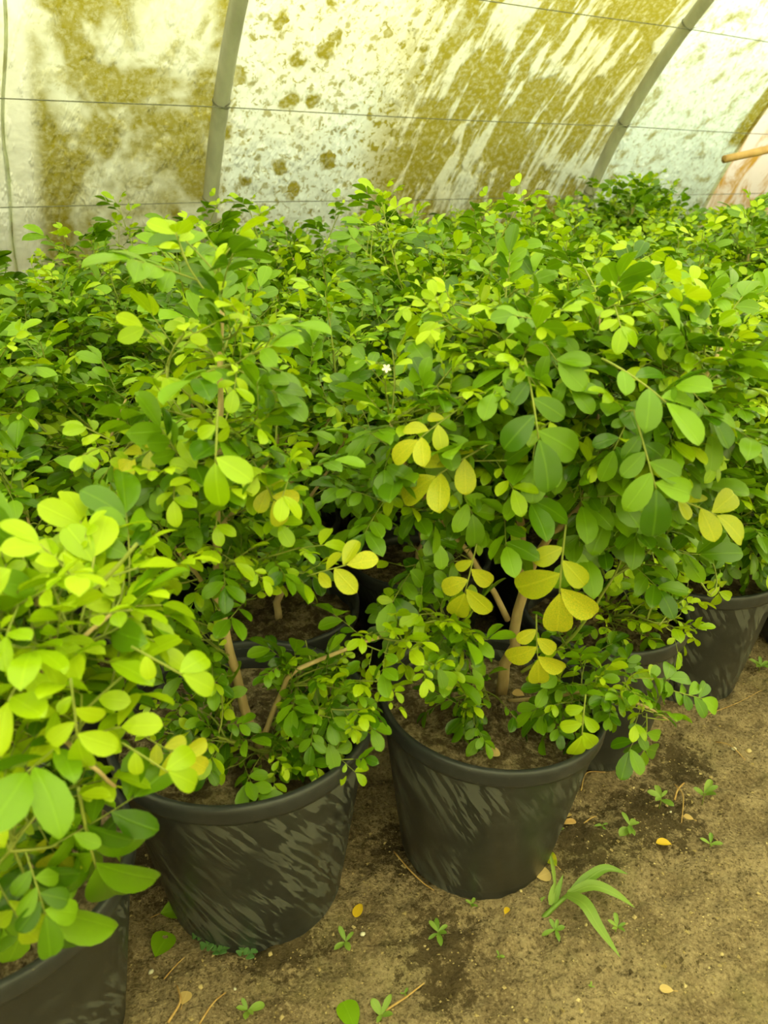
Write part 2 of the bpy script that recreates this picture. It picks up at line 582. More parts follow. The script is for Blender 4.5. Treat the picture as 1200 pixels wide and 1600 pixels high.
def pot_material(name='black_plastic', wet=True):
    m, nt, out = mat_new(name)
    tc = N(nt, 'ShaderNodeTexCoord')
    oi = N(nt, 'ShaderNodeObjectInfo')
    uvm = N(nt, 'ShaderNodeVectorMath')
    uvm.operation = 'MULTIPLY'
    uvm.inputs[1].default_value = (1.15, 1.0, 1.0)
    nt.links.new(tc.outputs['UV'], uvm.inputs[0])
    ov = N(nt, 'ShaderNodeCombineXYZ')
    nt.links.new(math_n(nt, 'MULTIPLY', oi.outputs['Random'], 40.0), ov.inputs[2])
    ad = N(nt, 'ShaderNodeVectorMath')
    ad.operation = 'ADD'
    nt.links.new(uvm.outputs[0], ad.inputs[0])
    nt.links.new(ov.outputs[0], ad.inputs[1])
    vec = ad.outputs[0]
    st = noise_n(nt, map_n(nt, map_n(nt, vec, rot=(0, 0, -0.55)), (1.0, 0.13, 1.0)), 105.0, 2.5, 0.5, 0.5)
    zone = math_n(nt, 'MULTIPLY', smooth_n(nt, noise_n(nt, vec, 5.5, 2.0), 0.46, 0.57), 1.0 if wet else 0.15)
    dry = math_n(nt, 'MULTIPLY', smooth_n(nt, st, 0.51, 0.53), zone)
    dust = noise_n(nt, vec, 9.0, 5.0, 0.7)
    base = mix_c(nt, smooth_n(nt, dust, 0.35, 0.75), (0.025, 0.027, 0.032), (0.044, 0.047, 0.053))
    col = mix_c(nt, math_n(nt, 'MULTIPLY', dry, 0.8 if wet else 0.25), base, (0.122, 0.130, 0.130))
    spk = smooth_n(nt, noise_n(nt, vec, 160.0, 2.0), 0.72, 0.78)
    col = mix_c(nt, math_n(nt, 'MULTIPLY', spk, 0.35), col, (0.22, 0.19, 0.11))
    b = N(nt, 'ShaderNodeBsdfPrincipled')
    nt.links.new(col, b.inputs['Base Color'])
    rg = math_n(nt, 'ADD', math_n(nt, 'MULTIPLY', dry, 0.20), 0.36)
    nt.links.new(rg, b.inputs['Roughness'])
    b.inputs['Specular IOR Level'].default_value = 0.45
    bp = N(nt, 'ShaderNodeBump')
    bp.inputs['Strength'].default_value = 0.08
    bp.inputs['Distance'].default_value = 0.002
    nt.links.new(noise_n(nt, vec, 60.0, 4.0), bp.inputs['Height'])
    nt.links.new(bp.outputs[0], b.inputs['Normal'])
    nt.links.new(b.outputs[0], out.inputs[0])
    return m


WET_SPOTS = [G(1020, 1275), G(640, 1330), G(440, 1480), G(690, 1480), G(1060, 1190), G(230, 1330), G(700, 1540), G(900, 1310)]
WET_R = [0.13, 0.10, 0.09, 0.10, 0.10, 0.16, 0.07, 0.12]


def soil_material(name='sandy_soil', wet=True):
    m, nt, out = mat_new(name)
    tc = N(nt, 'ShaderNodeTexCoord')
    vec = tc.outputs['Object']
    a = noise_n(nt, vec, 9.0, 6.0, 0.65)
    col = mix_c(nt, smooth_n(nt, a, 0.35, 0.65), (0.225, 0.160, 0.094), (0.40, 0.300, 0.185))
    g = noise_n(nt, vec, 140.0, 4.0, 0.7)
    col = mix_c(nt, math_n(nt, 'MULTIPLY', smooth_n(nt, g, 0.50, 0.72), 0.6), col, (0.60, 0.47, 0.30))
    col = mix_c(nt, math_n(nt, 'MULTIPLY', math_n(nt, 'SUBTRACT', 1.0, smooth_n(nt, g, 0.34, 0.50)), 0.75), col, (0.075, 0.052, 0.026))
    moss = smooth_n(nt, noise_n(nt, map_n(nt, vec, loc=(5, 2, 1)), 4.0, 5.0, 0.7), 0.50, 0.68)
    col = mix_c(nt, math_n(nt, 'MULTIPLY', moss, 0.30), col, (0.17, 0.165, 0.06))
    if wet:
        w = None
        for c, r in zip(WET_SPOTS, WET_R):
            d = N(nt, 'ShaderNodeVectorMath')
            d.operation = 'DISTANCE'
            nt.links.new(vec, d.inputs[0])
            d.inputs[1].default_value = tuple(c)
            x = math_n(nt, 'SUBTRACT', 1.0, math_n(nt, 'DIVIDE', d.outputs['Value'], r))
            w = x if w is None else math_n(nt, 'MAXIMUM', w, x)
        wn_ = math_n(nt, 'ADD', math_n(nt, 'MAXIMUM', w, -0.2), math_n(nt, 'MULTIPLY', math_n(nt, 'SUBTRACT', noise_n(nt, vec, 38.0, 6.0, 0.8), 0.5), 4.2))
        wm = smooth_n(nt, wn_, 0.12, 0.55)
        col = mix_c(nt, math_n(nt, 'MULTIPLY', wm, 0.80), col, (0.052, 0.034, 0.014))
    else:
        wm = smooth_n(nt, noise_n(nt, vec, 30.0, 5.0, 0.7), 0.42, 0.56)
        col = mix_c(nt, math_n(nt, 'MULTIPLY', wm, 0.8), col, (0.05, 0.03, 0.012))
    b = N(nt, 'ShaderNodeBsdfPrincipled')
    nt.links.new(col, b.inputs['Base Color'])
    b.inputs['Roughness'].default_value = 0.85
    b.inputs['Specular IOR Level'].default_value = 0.25
    bp = N(nt, 'ShaderNodeBump')
    bp.inputs['Strength'].default_value = 1.0
    bp.inputs['Distance'].default_value = 0.012
    h = math_n(nt, 'ADD', noise_n(nt, vec, 55.0, 6.0, 0.7), math_n(nt, 'MULTIPLY', noise_n(nt, vec, 210.0, 3.0, 0.6), 0.5))
    nt.links.new(h, bp.inputs['Height'])
    nt.links.new(bp.outputs[0], b.inputs['Normal'])
    nt.links.new(b.outputs[0], out.inputs[0])
    return m


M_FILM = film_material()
M_SUNSAND = sunlit_sand_material()
M_FILM2 = plain_film_material()
M_POT = pot_material()
M_RIM = pot_material('black_plastic_rim', False)
M_SOIL = soil_material()
M_POTSOIL = soil_material('potting_soil', False)

# ------------------------------------------------------------------ structure: ground
rng = np.random.default_rng(11)


def ground_h(x, y):
    h = 0.022 * (vnoise(x * 3.1 + 9, y * 3.1 + 4, 1) - 0.5) + 0.014 * (vnoise(x * 11 + 3, y * 11, 2) - 0.5)
    h += 0.011 * (vnoise(x * 38, y * 38, 3) - 0.5) + 0.009 * (vnoise(x * 95, y * 95, 4) - 0.5)
    return h


def grid_mesh(name, xs, ys, mat, hfun, hole=None):
    X, Y = np.meshgrid(xs, ys)
    Z = hfun(X, Y)
    V = np.stack([X.ravel(), Y.ravel(), Z.ravel()], 1)
    nx, ny = len(xs), len(ys)
    F = []
    for j in range(ny - 1):
        for i in range(nx - 1):
            if hole and hole[0] <= xs[i] and xs[i + 1] <= hole[1] and hole[2] <= ys[j] and ys[j + 1] <= hole[3]:
                continue
            a = j * nx + i
            F.append((a, a + 1, a + nx + 1, a + nx))
    mb = MB()
    mb.add(V, F)
    return mb.mesh(name, [mat])


# visible soil finely, the rest of the floor coarsely; one sheet
fx = np.concatenate([np.linspace(-7, -0.9, 16)[:-1], np.linspace(-0.9, 1.9, 330), np.linspace(1.9, 10, 18)[1:]])
fy = np.concatenate([np.linspace(-5, 0.4, 14)[:-1], np.linspace(0.4, 2.4, 240), np.linspace(2.4, 8.5, 16)[1:]])
ground = link('floor', grid_mesh('floor', fx, fy, M_SOIL, ground_h))
tag(ground, 'damp sandy brown soil floor of the plant tunnel', kind='structure')


def gz(p):
    return float(ground_h(np.array([p[0]]), np.array([p[1]]))[0])


# ------------------------------------------------------------------ structure: film sheets over the hoops
SAND_T = 4.46


def film_sheet(name, a0, a1, t0, t1, mat, na, nt_, sag=True, r_off=0.0):
    mb = MB()
    V, UV, F = [], [], []
    for i in range(na + 1):
        a = a0 + (a1 - a0) * i / na
        for j in range(nt_ + 1):
            t = t0 + (t1 - t0) * j / nt_
            k = min(range(len(HOOP_T)), key=lambda q: abs(HOOP_T[q] - t))
            g = min(1.0, abs(t - HOOP_T[k]) / 1.068)
            r = ARC_R + 0.034 + r_off - (0.020 * math.sin(g * math.pi / 2) if sag else 0)
            r += 0.004 * math.sin(t * 23 + 3 * math.sin(a * 4)) * math.sin(a * 5 + t)
            V.append(arc_pt(t, a, r))
            UV.append((t, a * ARC_R))
    for i in range(na):
        for j in range(nt_):
            q = i * (nt_ + 1) + j
            F.append((q, q + 1, q + nt_ + 2, q + nt_ + 1))
    mb.add(V, F, 0, UV)
    return link(name, mb.mesh(name, [mat]))


PI = math.pi
tag(film_sheet('wall_back', -0.01, rad(62), T0, SAND_T, M_FILM, 26, 120),
    'algae-stained translucent plastic film with painted soft shadows, stretched behind the shrubs', kind='structure')
tag(film_sheet('wall_back_end', -0.01, rad(62), SAND_T - 0.03, T1, M_SUNSAND, 26, 50, r_off=0.012),
    'pale orange sheet painted as sunlit sand outside, at the end of the wall', kind='structure')
tag(film_sheet('ceiling', rad(62), rad(118), T0, T1, M_FILM2, 18, 120), 'translucent plastic film over the crown of the tunnel', kind='structure')
tag(film_sheet('wall_front', rad(118), PI + 0.01, T0, T1, M_FILM2, 20, 120), 'translucent plastic film on the near side of the tunnel', kind='structure')
for nm, t in (('wall_left_added', T0), ('wall_right_added', T1)):  # unseen end sheets, added to keep open sky from leaking in
    mb = MB()
    V, UV, F = [TW(t, ARC_D, 0)], [(t, 0)], []
    for i in range(41):
        a = PI * i / 40
        V.append(arc_pt(t, a, ARC_R + 0.03))
        UV.append((t + 2.6 * math.cos(a), 2.6 * math.sin(a)))
        if i:
            F.append((0, i, i + 1))
    mb.add(V, F, 0, UV)
    tag(link(nm, mb.mesh(nm, [M_FILM2])), 'unseen plastic film added to keep sky light out of the tunnel end', kind='structure')

# overlapped, puckered film seam at the left of the photo
mb = MB()
V, UV, F = [], [], []
na = 60
prof = [(-0.013, 0.0), (-0.006, 0.006), (-0.001, 0.018), (0.003, 0.006), (0.007, 0.014), (0.012, 0.0)]
for i in range(na + 1):
    a = rad(4) + (rad(70) - rad(4)) * i / na
    for k, (dt, dr) in enumerate(prof):
        dt, dr = dt * .45, dr * .5
        wob = 0.018 * math.sin(a * 9 + 1.0) + 0.006 * math.sin(a * 31)
        q = dr * (0.6 + 0.5 * math.sin(a * 47 + k))
        V.append(arc_pt(0.50 + dt + wob, a, ARC_R + 0.024 - q))
        UV.append((dt * 3 + 1.3, a * ARC_R))
for i in range(na):
    for k in range(len(prof) - 1):
        q = i * len(prof) + k
        F.append((q, q + 1, q + len(prof) + 1, q + len(prof)))
mb.add(V, F, 0, UV)
tag(link('trim_1', mb.mesh('film_seam', [M_FILM])), 'puckered overlapping seam of the plastic film near the left edge', kind='structure')

# hoops with their wire ties
WIRE_A = [rad(25.3), rad(33.4), rad(44.0)]
hoop_labels = {2: 'grey steel hoop pole left of centre, rising behind the shrubs against the film',
               3: 'grey steel hoop pole at the right, slanting up behind the shrubs against the film'}
for i, t in enumerate(HOOP_T):
    root = empty('hoop_pole', TW(t, ARC_D, 0))
    off = TW(t, ARC_D, 0)
    mb = MB()
    angs = np.linspace(0, PI, 64)
    mb.tube([arc_pt(t, a, ARC_R - 0.004) - off for a in angs], 0.030, 14)
    link('pipe', mb.mesh('hoop_pipe', [M_STEEL]), root)
    if i in hoop_labels:
        for a in WIRE_A:
            mb = MB()
            c = arc_pt(t, a, ARC_R - 0.004) - off
            tang = nrm(arc_pt(t, a + 0.01) - arc_pt(t, a))
            rd = nrm(arc_pt(t, a) - TW(t, ARC_D))
            for tw in (-0.004, 0.004):
                pts = [c + 0.0315 * (math.cos(b) * WD + math.sin(b) * rd) + tang * (tw + 0.006 * math.sin(b + tw * 300)) for b in np.linspace(0, 2 * PI, 25)]
                mb.tube(pts, 0.0016, 5)
            mb.tube([c - rd * 0.031, c - rd * 0.042 + tang * 0.02 + WD * 0.012], 0.0014, 5)
            link('wire_tie', mb.mesh('wire_tie', [M_WIRE]), root)
    lab = hoop_labels.get(i, 'grey steel hoop pole of the tunnel, ' + ['farthest to the left', 'second from the left end', '', '', 'second from the far right end', 'farthest to the right'][i])
    tag(root, lab, 'pole', 'hoop poles of the tunnel')

for i, a in enumerate(WIRE_A):
    pts = []
    for t in np.linspace(T0 + .06, T1 - .06, 97):
        k = min(abs(t - h) for h in HOOP_T)
        p = arc_pt(t, a, ARC_R - 0.036)
        p[2] -= 0.006 * math.sin(min(1, k / 1.068) * PI / 2)
        pts.append(p)
    mb = MB()
    mb.tube(pts, 0.0019, 6)
    tag(link('wire', mb.mesh('wire', [M_WIRE])),
        ['lowest thin wire strung along the film, just above the shrub tops', 'middle thin wire strung along the film across both poles',
         'highest thin wire strung along the film at the upper right'][i], 'wire', 'wires strung along the film')

# cane pole entering at the right
a_, b_ = P(1131, 249, 3.75), P(1330, 205, 4.0)
mb = MB()
pts = [a_ + (b_ - a_) * x for x in np.linspace(0, 1, 12)]
mb.tube(pts, [0.0165 + (0.002 if k % 4 == 3 else 0) for k in range(12)], 12)
tag(link('cane_pole', mb.mesh('cane_pole', [M_CANE])), 'brown cane pole sticking in from the right edge near the film', 'pole')

# ------------------------------------------------------------------ leaf shapes
def leaflet(rows, widths, half, fold, curl, tip=0.0):
    """one blade along +Y, length 1, upper face +Z"""
    V, UV, F = [(0, 0, 0)], [(0.5, 0)], []
    inner = list(zip(rows, widths))[1:-1]
    for s, w in inner:
        x = half * w
        z = -curl * s * s
        V += [(-x, s, z + fold * x), (0, s, z), (x, s, z + fold * x)]
        UV += [(0.5 - 0.5 * w, s), (0.5, s), (0.5 + 0.5 * w, s)]
    V.append((0, 1, -curl - tip))
    UV.append((0.5, 1))
    F += [(0, 2, 1), (0, 3, 2)]
    for i in range(len(inner) - 1):
        a = 1 + i * 3
        F += [(a, a + 1, a + 4, a + 3), (a + 1, a + 2, a + 5, a + 4)]
    a = 1 + (len(inner) - 1) * 3
    e = len(V) - 1
    F += [(a, a + 1, e), (a + 1, a + 2, e)]
    return np.array(V, float), F, np.array(UV, float)


LO_ROWS, LO_W = [0, .15, .42, .68, .88, .97, 1], [0, .42, .88, 1, .74, .38, 0]
HI_ROWS = [0, .06, .18, .34, .50, .66, .80, .91, .975, 1]
HI_W = [0, .16, .48, .78, .95, 1, .92, .68, .36, 0]
LF = [leaflet(LO_ROWS, LO_W, hw, fo, cu, tp) for hw, fo, cu, tp in
      ((.29, .34, .16, .03), (.31, .22, .30, .04), (.27, .55, .08, .02), (.30, .12, .42, .06))]
HF = [leaflet(HI_ROWS, HI_W, hw, fo, cu, tp) for hw, fo, cu, tp in
      ((.30, .30, .16, .03), (.32, .20, .28, .04), (.28, .50, .08, .02), (.31, .12, .40, .06))]
LMAT = [M_LEAF, M_YOUNG, M_YELLOW]


def xf(M, V):
    return V @ M[:3, :3].T + M[:3, 3]


class Compound:
    """a pinnate leaf: rachis plus leaflets; kind 0 mature 1 young 2 yellow"""

    def __init__(self, rng, kind, pairs):
        self.kind = kind
        R = rng.uniform(0.062, 0.082) * (0.62 if kind == 1 else 1.0)
        base = 0.045 * (0.72 if kind == 1 else 1.0)
        droop = rng.uniform(0.5, 2.2)
        side = rng.uniform(-1.2, 1.2)

        def rp(u):
            y = u * R
            return np.array([side * y * y, y, -droop * y * y])
        self.rachis = np.array([rp(u) for u in np.linspace(0, 1, 7)])
        self.mats = []
        n = pairs * 2
        for k in range(n):
            u = 0.30 + 0.62 * k / max(1, n - 1) + rng.uniform(-.02, .02)
            sgn = -1 if k % 2 else 1
            ang = rad(rng.uniform(44, 68)) * sgn
            ln = base * (0.62 + 0.42 * (k / max(1, n - 1))) * rng.uniform(.88, 1.12)
            d = np.array([math.sin(ang), math.cos(ang), rng.uniform(-.30, .12)])
            up = np.array([rng.uniform(-.25, .25), rng.uniform(-.25, .25), 1.0])
            self.mats.append((frame(rp(u), d, up, ln), int(rng.integers(4))))
        d = nrm(rp(1) - rp(.85)) + np.array([rng.uniform(-.2, .2), 0, rng.uniform(-.2, .1)])
        self.mats.append((frame(rp(1), d, (rng.uniform(-.2, .2), 0, 1), base * rng.uniform(1.0, 1.25)), int(rng.integers(4))))

    def into(self, mb, M, lib, scale_mat=None):
        mb.tube(xf(M, self.rachis), 0.0008 * np.linalg.norm(M[:3, 0]), 3, 0, False)
        for m, v in self.mats:
            V, F, UV = lib[v]
            mb.add(xf(M @ m, V), F, 1 + self.kind, UV)


crng = np.random.default_rng(5)
COMP = [Compound(crng, 0, p) for p in (2, 3, 3, 2, 3, 2, 3)] + [Compound(crng, 1, p) for p in (1, 2, 2, 1)] + [Compound(crng, 2, p) for p in (2, 2)]
BY_KIND = {0: list(range(7)), 1: list(range(7, 11)), 2: [11, 12]}
COMP_ME, RACH_ME = [], []
for c in COMP:
    mb = MB()
    c.into(mb, np.eye(4), LF)
    COMP_ME.append(mb.mesh('compound_leaf', [M_TWIG] + LMAT))
    mb = MB()
    mb.tube(c.rachis, [0.0012, .0011, .0011, .001, .001, .0009, .0008], 5)
    RACH_ME.append(mb.mesh('leaf_stalk', [M_TWIG]))
BLADE_ME = {}
for kind in range(3):
    for v in range(4):
        mb = MB()
        mb.add(*HF[v][:2], 0, HF[v][2])
        BLADE_ME[kind, v] = mb.mesh('leaflet', [LMAT[kind]])

mb = MB()
for k in range(5):
    a = 2 * PI * k / 5
    V, F, UV = LF[0]
    mb.add(xf(frame((0, 0, 0), (math.cos(a), math.sin(a), .35), (0, 0, 1), .011), V), F, 0, UV)
mb.tube([(0, 0, 0), (0, 0, -.008)], .0012, 5, 1)
FLOWER_ME = mb.mesh('flower', [M_PETAL, M_TWIG])

# ------------------------------------------------------------------ plants
UPV = np.array([0, 0, 1.0])


def ball(rng, n, c, r, shell=0.55):
    """points spread through an ellipsoid, denser towards its skin"""
    out = []
    while len(out) < n:
        best, bd = None, -1
        for _ in range(6):
            v = rng.normal(size=3)
            v = nrm(v) * rng.uniform(0.05, 1) ** shell
            q = np.asarray(c) + v * np.asarray(r)
            dmin = min([np.linalg.norm((q - o) / np.asarray(r)) for o in out] or [9])
            if dmin > bd:
                best, bd = q, dmin
        out.append(best)
    return out


def twig_leaves(rng, tw, centre, size, young, maxn=10, spacing=0.024, droop=0.0):
    """leaf placements along a twig polyline, tip first"""
    seg = np.linalg.norm(np.diff(tw, axis=0), axis=1)
    cum = np.concatenate([[0], np.cumsum(seg)])
    L = cum[-1]
    res = []
    ph = rng.uniform(0, 6.28)
    k = 0
    s = L
    while s > L * 0.12 and k < maxn:
        p = np.array([np.interp(s, cum, tw[:, i]) for i in range(3)])
        j = min(len(seg) - 1, max(0, int(np.searchsorted(cum, s) - 1)))
        T = nrm(tw[j + 1] - tw[j])
        a = nrm(np.cross(T, [0.3, 0.2, 0.93]))
        b = np.cross(T, a)
        sd = math.cos(ph) * a + math.sin(ph) * b
        out = p - centre
        out[2] *= 0.5
        out = nrm(out)
        tip = k < 2
        yk = rng.random() < (young if not tip else min(1, young * 2.2 + 0.25))
        d = nrm((0.8 if tip else 0.45) * T + 0.85 * sd + 0.30 * out + np.array([0, 0, 0.10 - droop]))
        n = nrm(UPV * 1.0 + out * 0.26 + rng.normal(size=3) * 0.24)
        kind = 1 if yk else 0
        ci = int(rng.choice(BY_KIND[kind]))
        sc = size * rng.uniform(.8, 1.2) * (0.75 if (tip and k == 0) else 1.0)
        res.append((frame(p, d, n, sc), ci))
        ph += 2.4 + rng.uniform(-.3, .3)
        s -= spacing * rng.uniform(.8, 1.2) * (0.7 if tip else 1.0)
        k += 1
    return res


def grow(rng, trunk, branches, blobs, org):
    """trunk/branches: lists of (points, r0, r1) in local coordinates; returns wood polylines and leaf placements"""
    wood = [('stem', spline(trunk[0], 22), np.linspace(trunk[1], trunk[2], 22))]
    for pts, r0, r1 in branches:
        wood.append(('branch', spline(pts, 14), np.linspace(r0, r1, 14)))
    sk = np.concatenate([w[1][2:] for w in wood])
    own = np.concatenate([[i] * (len(w[1]) - 2) for i, w in enumerate(wood)])
    twigs, leaves = [], []
    for bl in blobs:
        c, r, n, size, young = bl[:5]
        opt = bl[5] if len(bl) > 5 else {}
        for e in ball(rng, n, c, r):
            wp = e + org
            dd = np.dot(wp, ND)
            lim = film_limit(wp[2]) - 0.14
            if dd > lim:
                e = e - ND * (dd - lim)
            if wp[2] < 0.30:
                e[2] = 0.33 - org[2]
            vec = sk - e
            dist = np.linalg.norm(vec, axis=1)
            cost = dist + 1.6 * np.maximum(0, vec[:, 2] + 0.03) + 0.6 * np.maximum(0, 0.07 - dist)
            i = int(np.argmin(cost))
            a = sk[i]
            ln = np.linalg.norm(e - a)
            side = rng.normal(size=3) * 0.12 * ln
            mid = a + (e - a) * 0.5 + side + np.array([0, 0, -0.04 * ln])
            q = np.linspace(0, 1, 9)[:, None]
            tw = (1 - q) ** 2 * a + 2 * q * (1 - q) * mid + q * q * e
            twigs.append((own[i], tw))
            leaves += twig_leaves(rng, tw, np.asarray(c), size, young, **opt)
    return wood, twigs, leaves


def wood_meshes(wood, twigs):
    out = []
    for i, (nm, pts, rr) in enumerate(wood):
        mb = MB()
        p = pts.copy()
        j = np.random.default_rng(i + 3).normal(size=p.shape) * np.asarray(rr)[:, None] * 0.25
        j[0] = 0
        mb.tube(p + j, rr, 9 if nm == 'stem' else 7, 1 if (nm == 'branch' and rr[0] < .0037) else 0)
        for o, tw in twigs:
            if o == i:
                L = np.linalg.norm(tw[0] - tw[-1])
                mb.tube(tw[::2], np.linspace(0.0012 + 0.008 * L, 0.0011, 5), 4, 1, False)
        out.append((nm, mb.mesh(nm, [M_BARK, M_TWIG])))
    return out


def lab_pot(r_top, h):
    """nursery pot body: outside wall, foot step, inside wall; rim separately"""
    rb = r_top * 0.715
    body = [(0.0, 0.012), (rb * .86, 0.012), (rb * .90, 0.0), (rb * .985, 0.0), (rb * 1.0, 0.006), (rb * 1.004, 0.022), (rb * 1.02, 0.026),
            (r_top * .955, h - 0.036), (r_top * .97, h - 0.030), (r_top * .93, h - 0.010), (r_top * .925, h - 0.05), (rb * .98, 0.03)]
    rim = [(r_top * .945, h - 0.034), (r_top * .985, h - 0.033), (r_top * .994, h - 0.027), (r_top * 1.0, h - 0.010), (r_top * .998, h - 0.003), (r_top * .986, h),
           (r_top * .95, h - 0.0005), (r_top * .937, h - 0.004), (r_top * .928, h - 0.014), (r_top * .925, h - 0.03)]
    mb = MB()
    mb.lathe(body, 64)
    mb2 = MB()
    mb2.lathe(rim, 64)
    return mb.mesh('pot', [M_POT]), mb2.mesh('rim', [M_RIM])


def soil_disc(r, z, seed):
    mb = MB()
    V, F = [], []
    nr, ns = 12, 40
    V.append((0, 0, z + 0.012))
    g = np.random.default_rng(seed)
    for i in range(1, nr + 1):
        for j in range(ns):
            a = 2 * PI * j / ns
            rr = r * i / nr
            V.append((rr * math.cos(a), rr * math.sin(a), z + 0.012 * (1 - i / nr) + g.normal() * 0.0035))
    for j in range(ns):
        F.append((0, 1 + j, 1 + (j + 1) % ns))
    for i in range(nr - 1):
        for j in range(ns):
            a, b = 1 + i * ns + j, 1 + i * ns + (j + 1) % ns
            F.append((a, a + ns, b + ns, b))
    mb.add(V, F)
    # crumbs lying on it
    for _ in range(120):
        rr, a = r * 0.95 * math.sqrt(g.random()), g.random() * 6.28
        s = g.uniform(.0015, .0055)
        c = np.array([rr * math.cos(a), rr * math.sin(a), z + 0.012 * (1 - rr / r) + s * .3])
        q = g.normal(size=(6, 3)) * 0.2
        oc = np.array([(1, 0, 0), (-1, 0, 0), (0, 1, 0), (0, -1, 0), (0, 0, .8), (0, 0, -.8)]) + q
        mb.add(c + oc * s, [(0, 2, 4), (2, 1, 4), (1, 3, 4), (3, 0, 4), (2, 0, 5), (1, 2, 5), (3, 1, 5), (0, 3, 5)])
    return mb.mesh('soil', [M_POTSOIL])


POT_CACHE = {}


def add_pot(root, r, h, seed=0, rotz=0.0, tilt=0.0):
    key = (round(r, 3), round(h, 3), seed)
    if key not in POT_CACHE:
        POT_CACHE[key] = lab_pot(r, h) + (soil_disc(r * .925, h - 0.055, seed),)
    pm, rm, sm = POT_CACHE[key]
    pot = link('pot', pm, root, Matrix.Rotation(tilt, 4, 'Y') @ Matrix.Rotation(rotz, 4, 'Z'))
    link('rim', rm, pot)
    link('soil', sm, root, Matrix.Rotation(tilt, 4, 'Y'))
    return pot


def mat4(M):
    return Matrix(M.tolist())


def place_leaf_object(root, M, ci, split):
    c = COMP[ci]
    if not split:
        return link('leaf', COMP_ME[ci], root, mat4(M)), 0
    lf = link('leaf', RACH_ME[ci], root, mat4(M))
    for m, v in c.mats:
        link('leaflet', BLADE_ME[c.kind, v], lf, mat4(m))
    return lf, len(c.mats)


def rank_leaves(leaves, centre, org):
    """leaves that show largest first: those on the side and top that faces the viewer, inside the frame"""
    sc = []
    to_cam = nrm(np.array([0, 0, CAM_H]) - (centre + org))
    look = nrm(to_cam + 0.55 * UPV)
    for M, ci in leaves:
        p = M[:3, 3]
        px, py, dep = proj(p + org)
        s = np.dot(p - centre, look) + 0.15 * np.dot(nrm(M[:3, 2]), to_cam)
        if not (-60 < px < 1260 and -40 < py < 1660):
            s -= 5
        sc.append(s)
    return np.argsort(-np.array(sc))


def near_line(px, py, line):
    p = np.array([px, py])
    best = 1e9
    for a, b in zip(line[:-1], line[1:]):
        a, b = np.array(a, float), np.array(b, float)
        t = np.clip(np.dot(p - a, b - a) / np.dot(b - a, b - a), 0, 1)
        best = min(best, np.linalg.norm(p - a - t * (b - a)))
    return best


def front_plant(loc, seed, r, h, trunk, branches, blobs, extra, label, nsplit=300, nleaf=260, clear=(), tilt=0.0, thin=(), flowers=()):
    rng = np.random.default_rng(seed)
    org = np.array([loc[0], loc[1], 0.0])
    root = empty('potted_shrub', org)
    pot = add_pot(root, r, h, seed, rng.uniform(0, 6.28), tilt)
    loc_ = lambda pts: [np.asarray(p) - org for p in pts]
    wood, twigs, leaves = grow(rng, (loc_(trunk[0]), trunk[1], trunk[2]), [(loc_(b[0]), b[1], b[2]) for b in branches],
                               [(np.asarray(b[0]) - org,) + tuple(b[1:]) for b in blobs], org)
    # bare stretches of stem: few leaves left there
    keep = []
    for M, ci in leaves:
        q = proj(M[:3, 3] + M[:3, 1] * 0.06 + org)
        if any(near_line(q[0], q[1], ln) < rr for ln, rr in clear):
            continue
        keep.append((M, ci))
    leaves = keep
    for p in flowers:
        link('flower', FLOWER_ME, root, mat4(frame(np.asarray(p) - org, (0.2, 0.3, 0.5), (0, -.8, .6), 0.6)))
    for p, d, up, size, kind in extra:
        leaves.append((frame(np.asarray(p) - org, d, up, size), int(rng.choice(BY_KIND[kind]))))
    for nm, me in wood_meshes(wood, twigs):
        link(nm, me, root)
    centre = np.mean([m[:3, 3] for m, _ in leaves], axis=0)
    order = list(rank_leaves(leaves, centre, org))
    first = list(range(len(leaves) - len(extra), len(leaves)))
    order = first + [i for i in order if i not in set(first)]
    nl = ns = 0
    rest = MB()
    for i in order:
        M, ci = leaves[i]
        if ns < nsplit:
            _, k = place_leaf_object(root, M, ci, True)
            ns += k
            nl += 1
        elif nl < nleaf:
            place_leaf_object(root, M, ci, False)
            nl += 1
        else:
            COMP[ci].into(rest, M, LF)
    if rest.n:
        tag(link('foliage', rest.mesh('foliage', [M_TWIG] + LMAT), root), kind='stuff')
    tag(root, label, 'potted plant', 'potted shrubs of the front row')
    return root, pot


def chain(*pts):
    return [P(*p) for p in pts]


DOWN = np.array([0, 0, -1.0])
TOCAM = np.array([0, -0.55, 0.75])

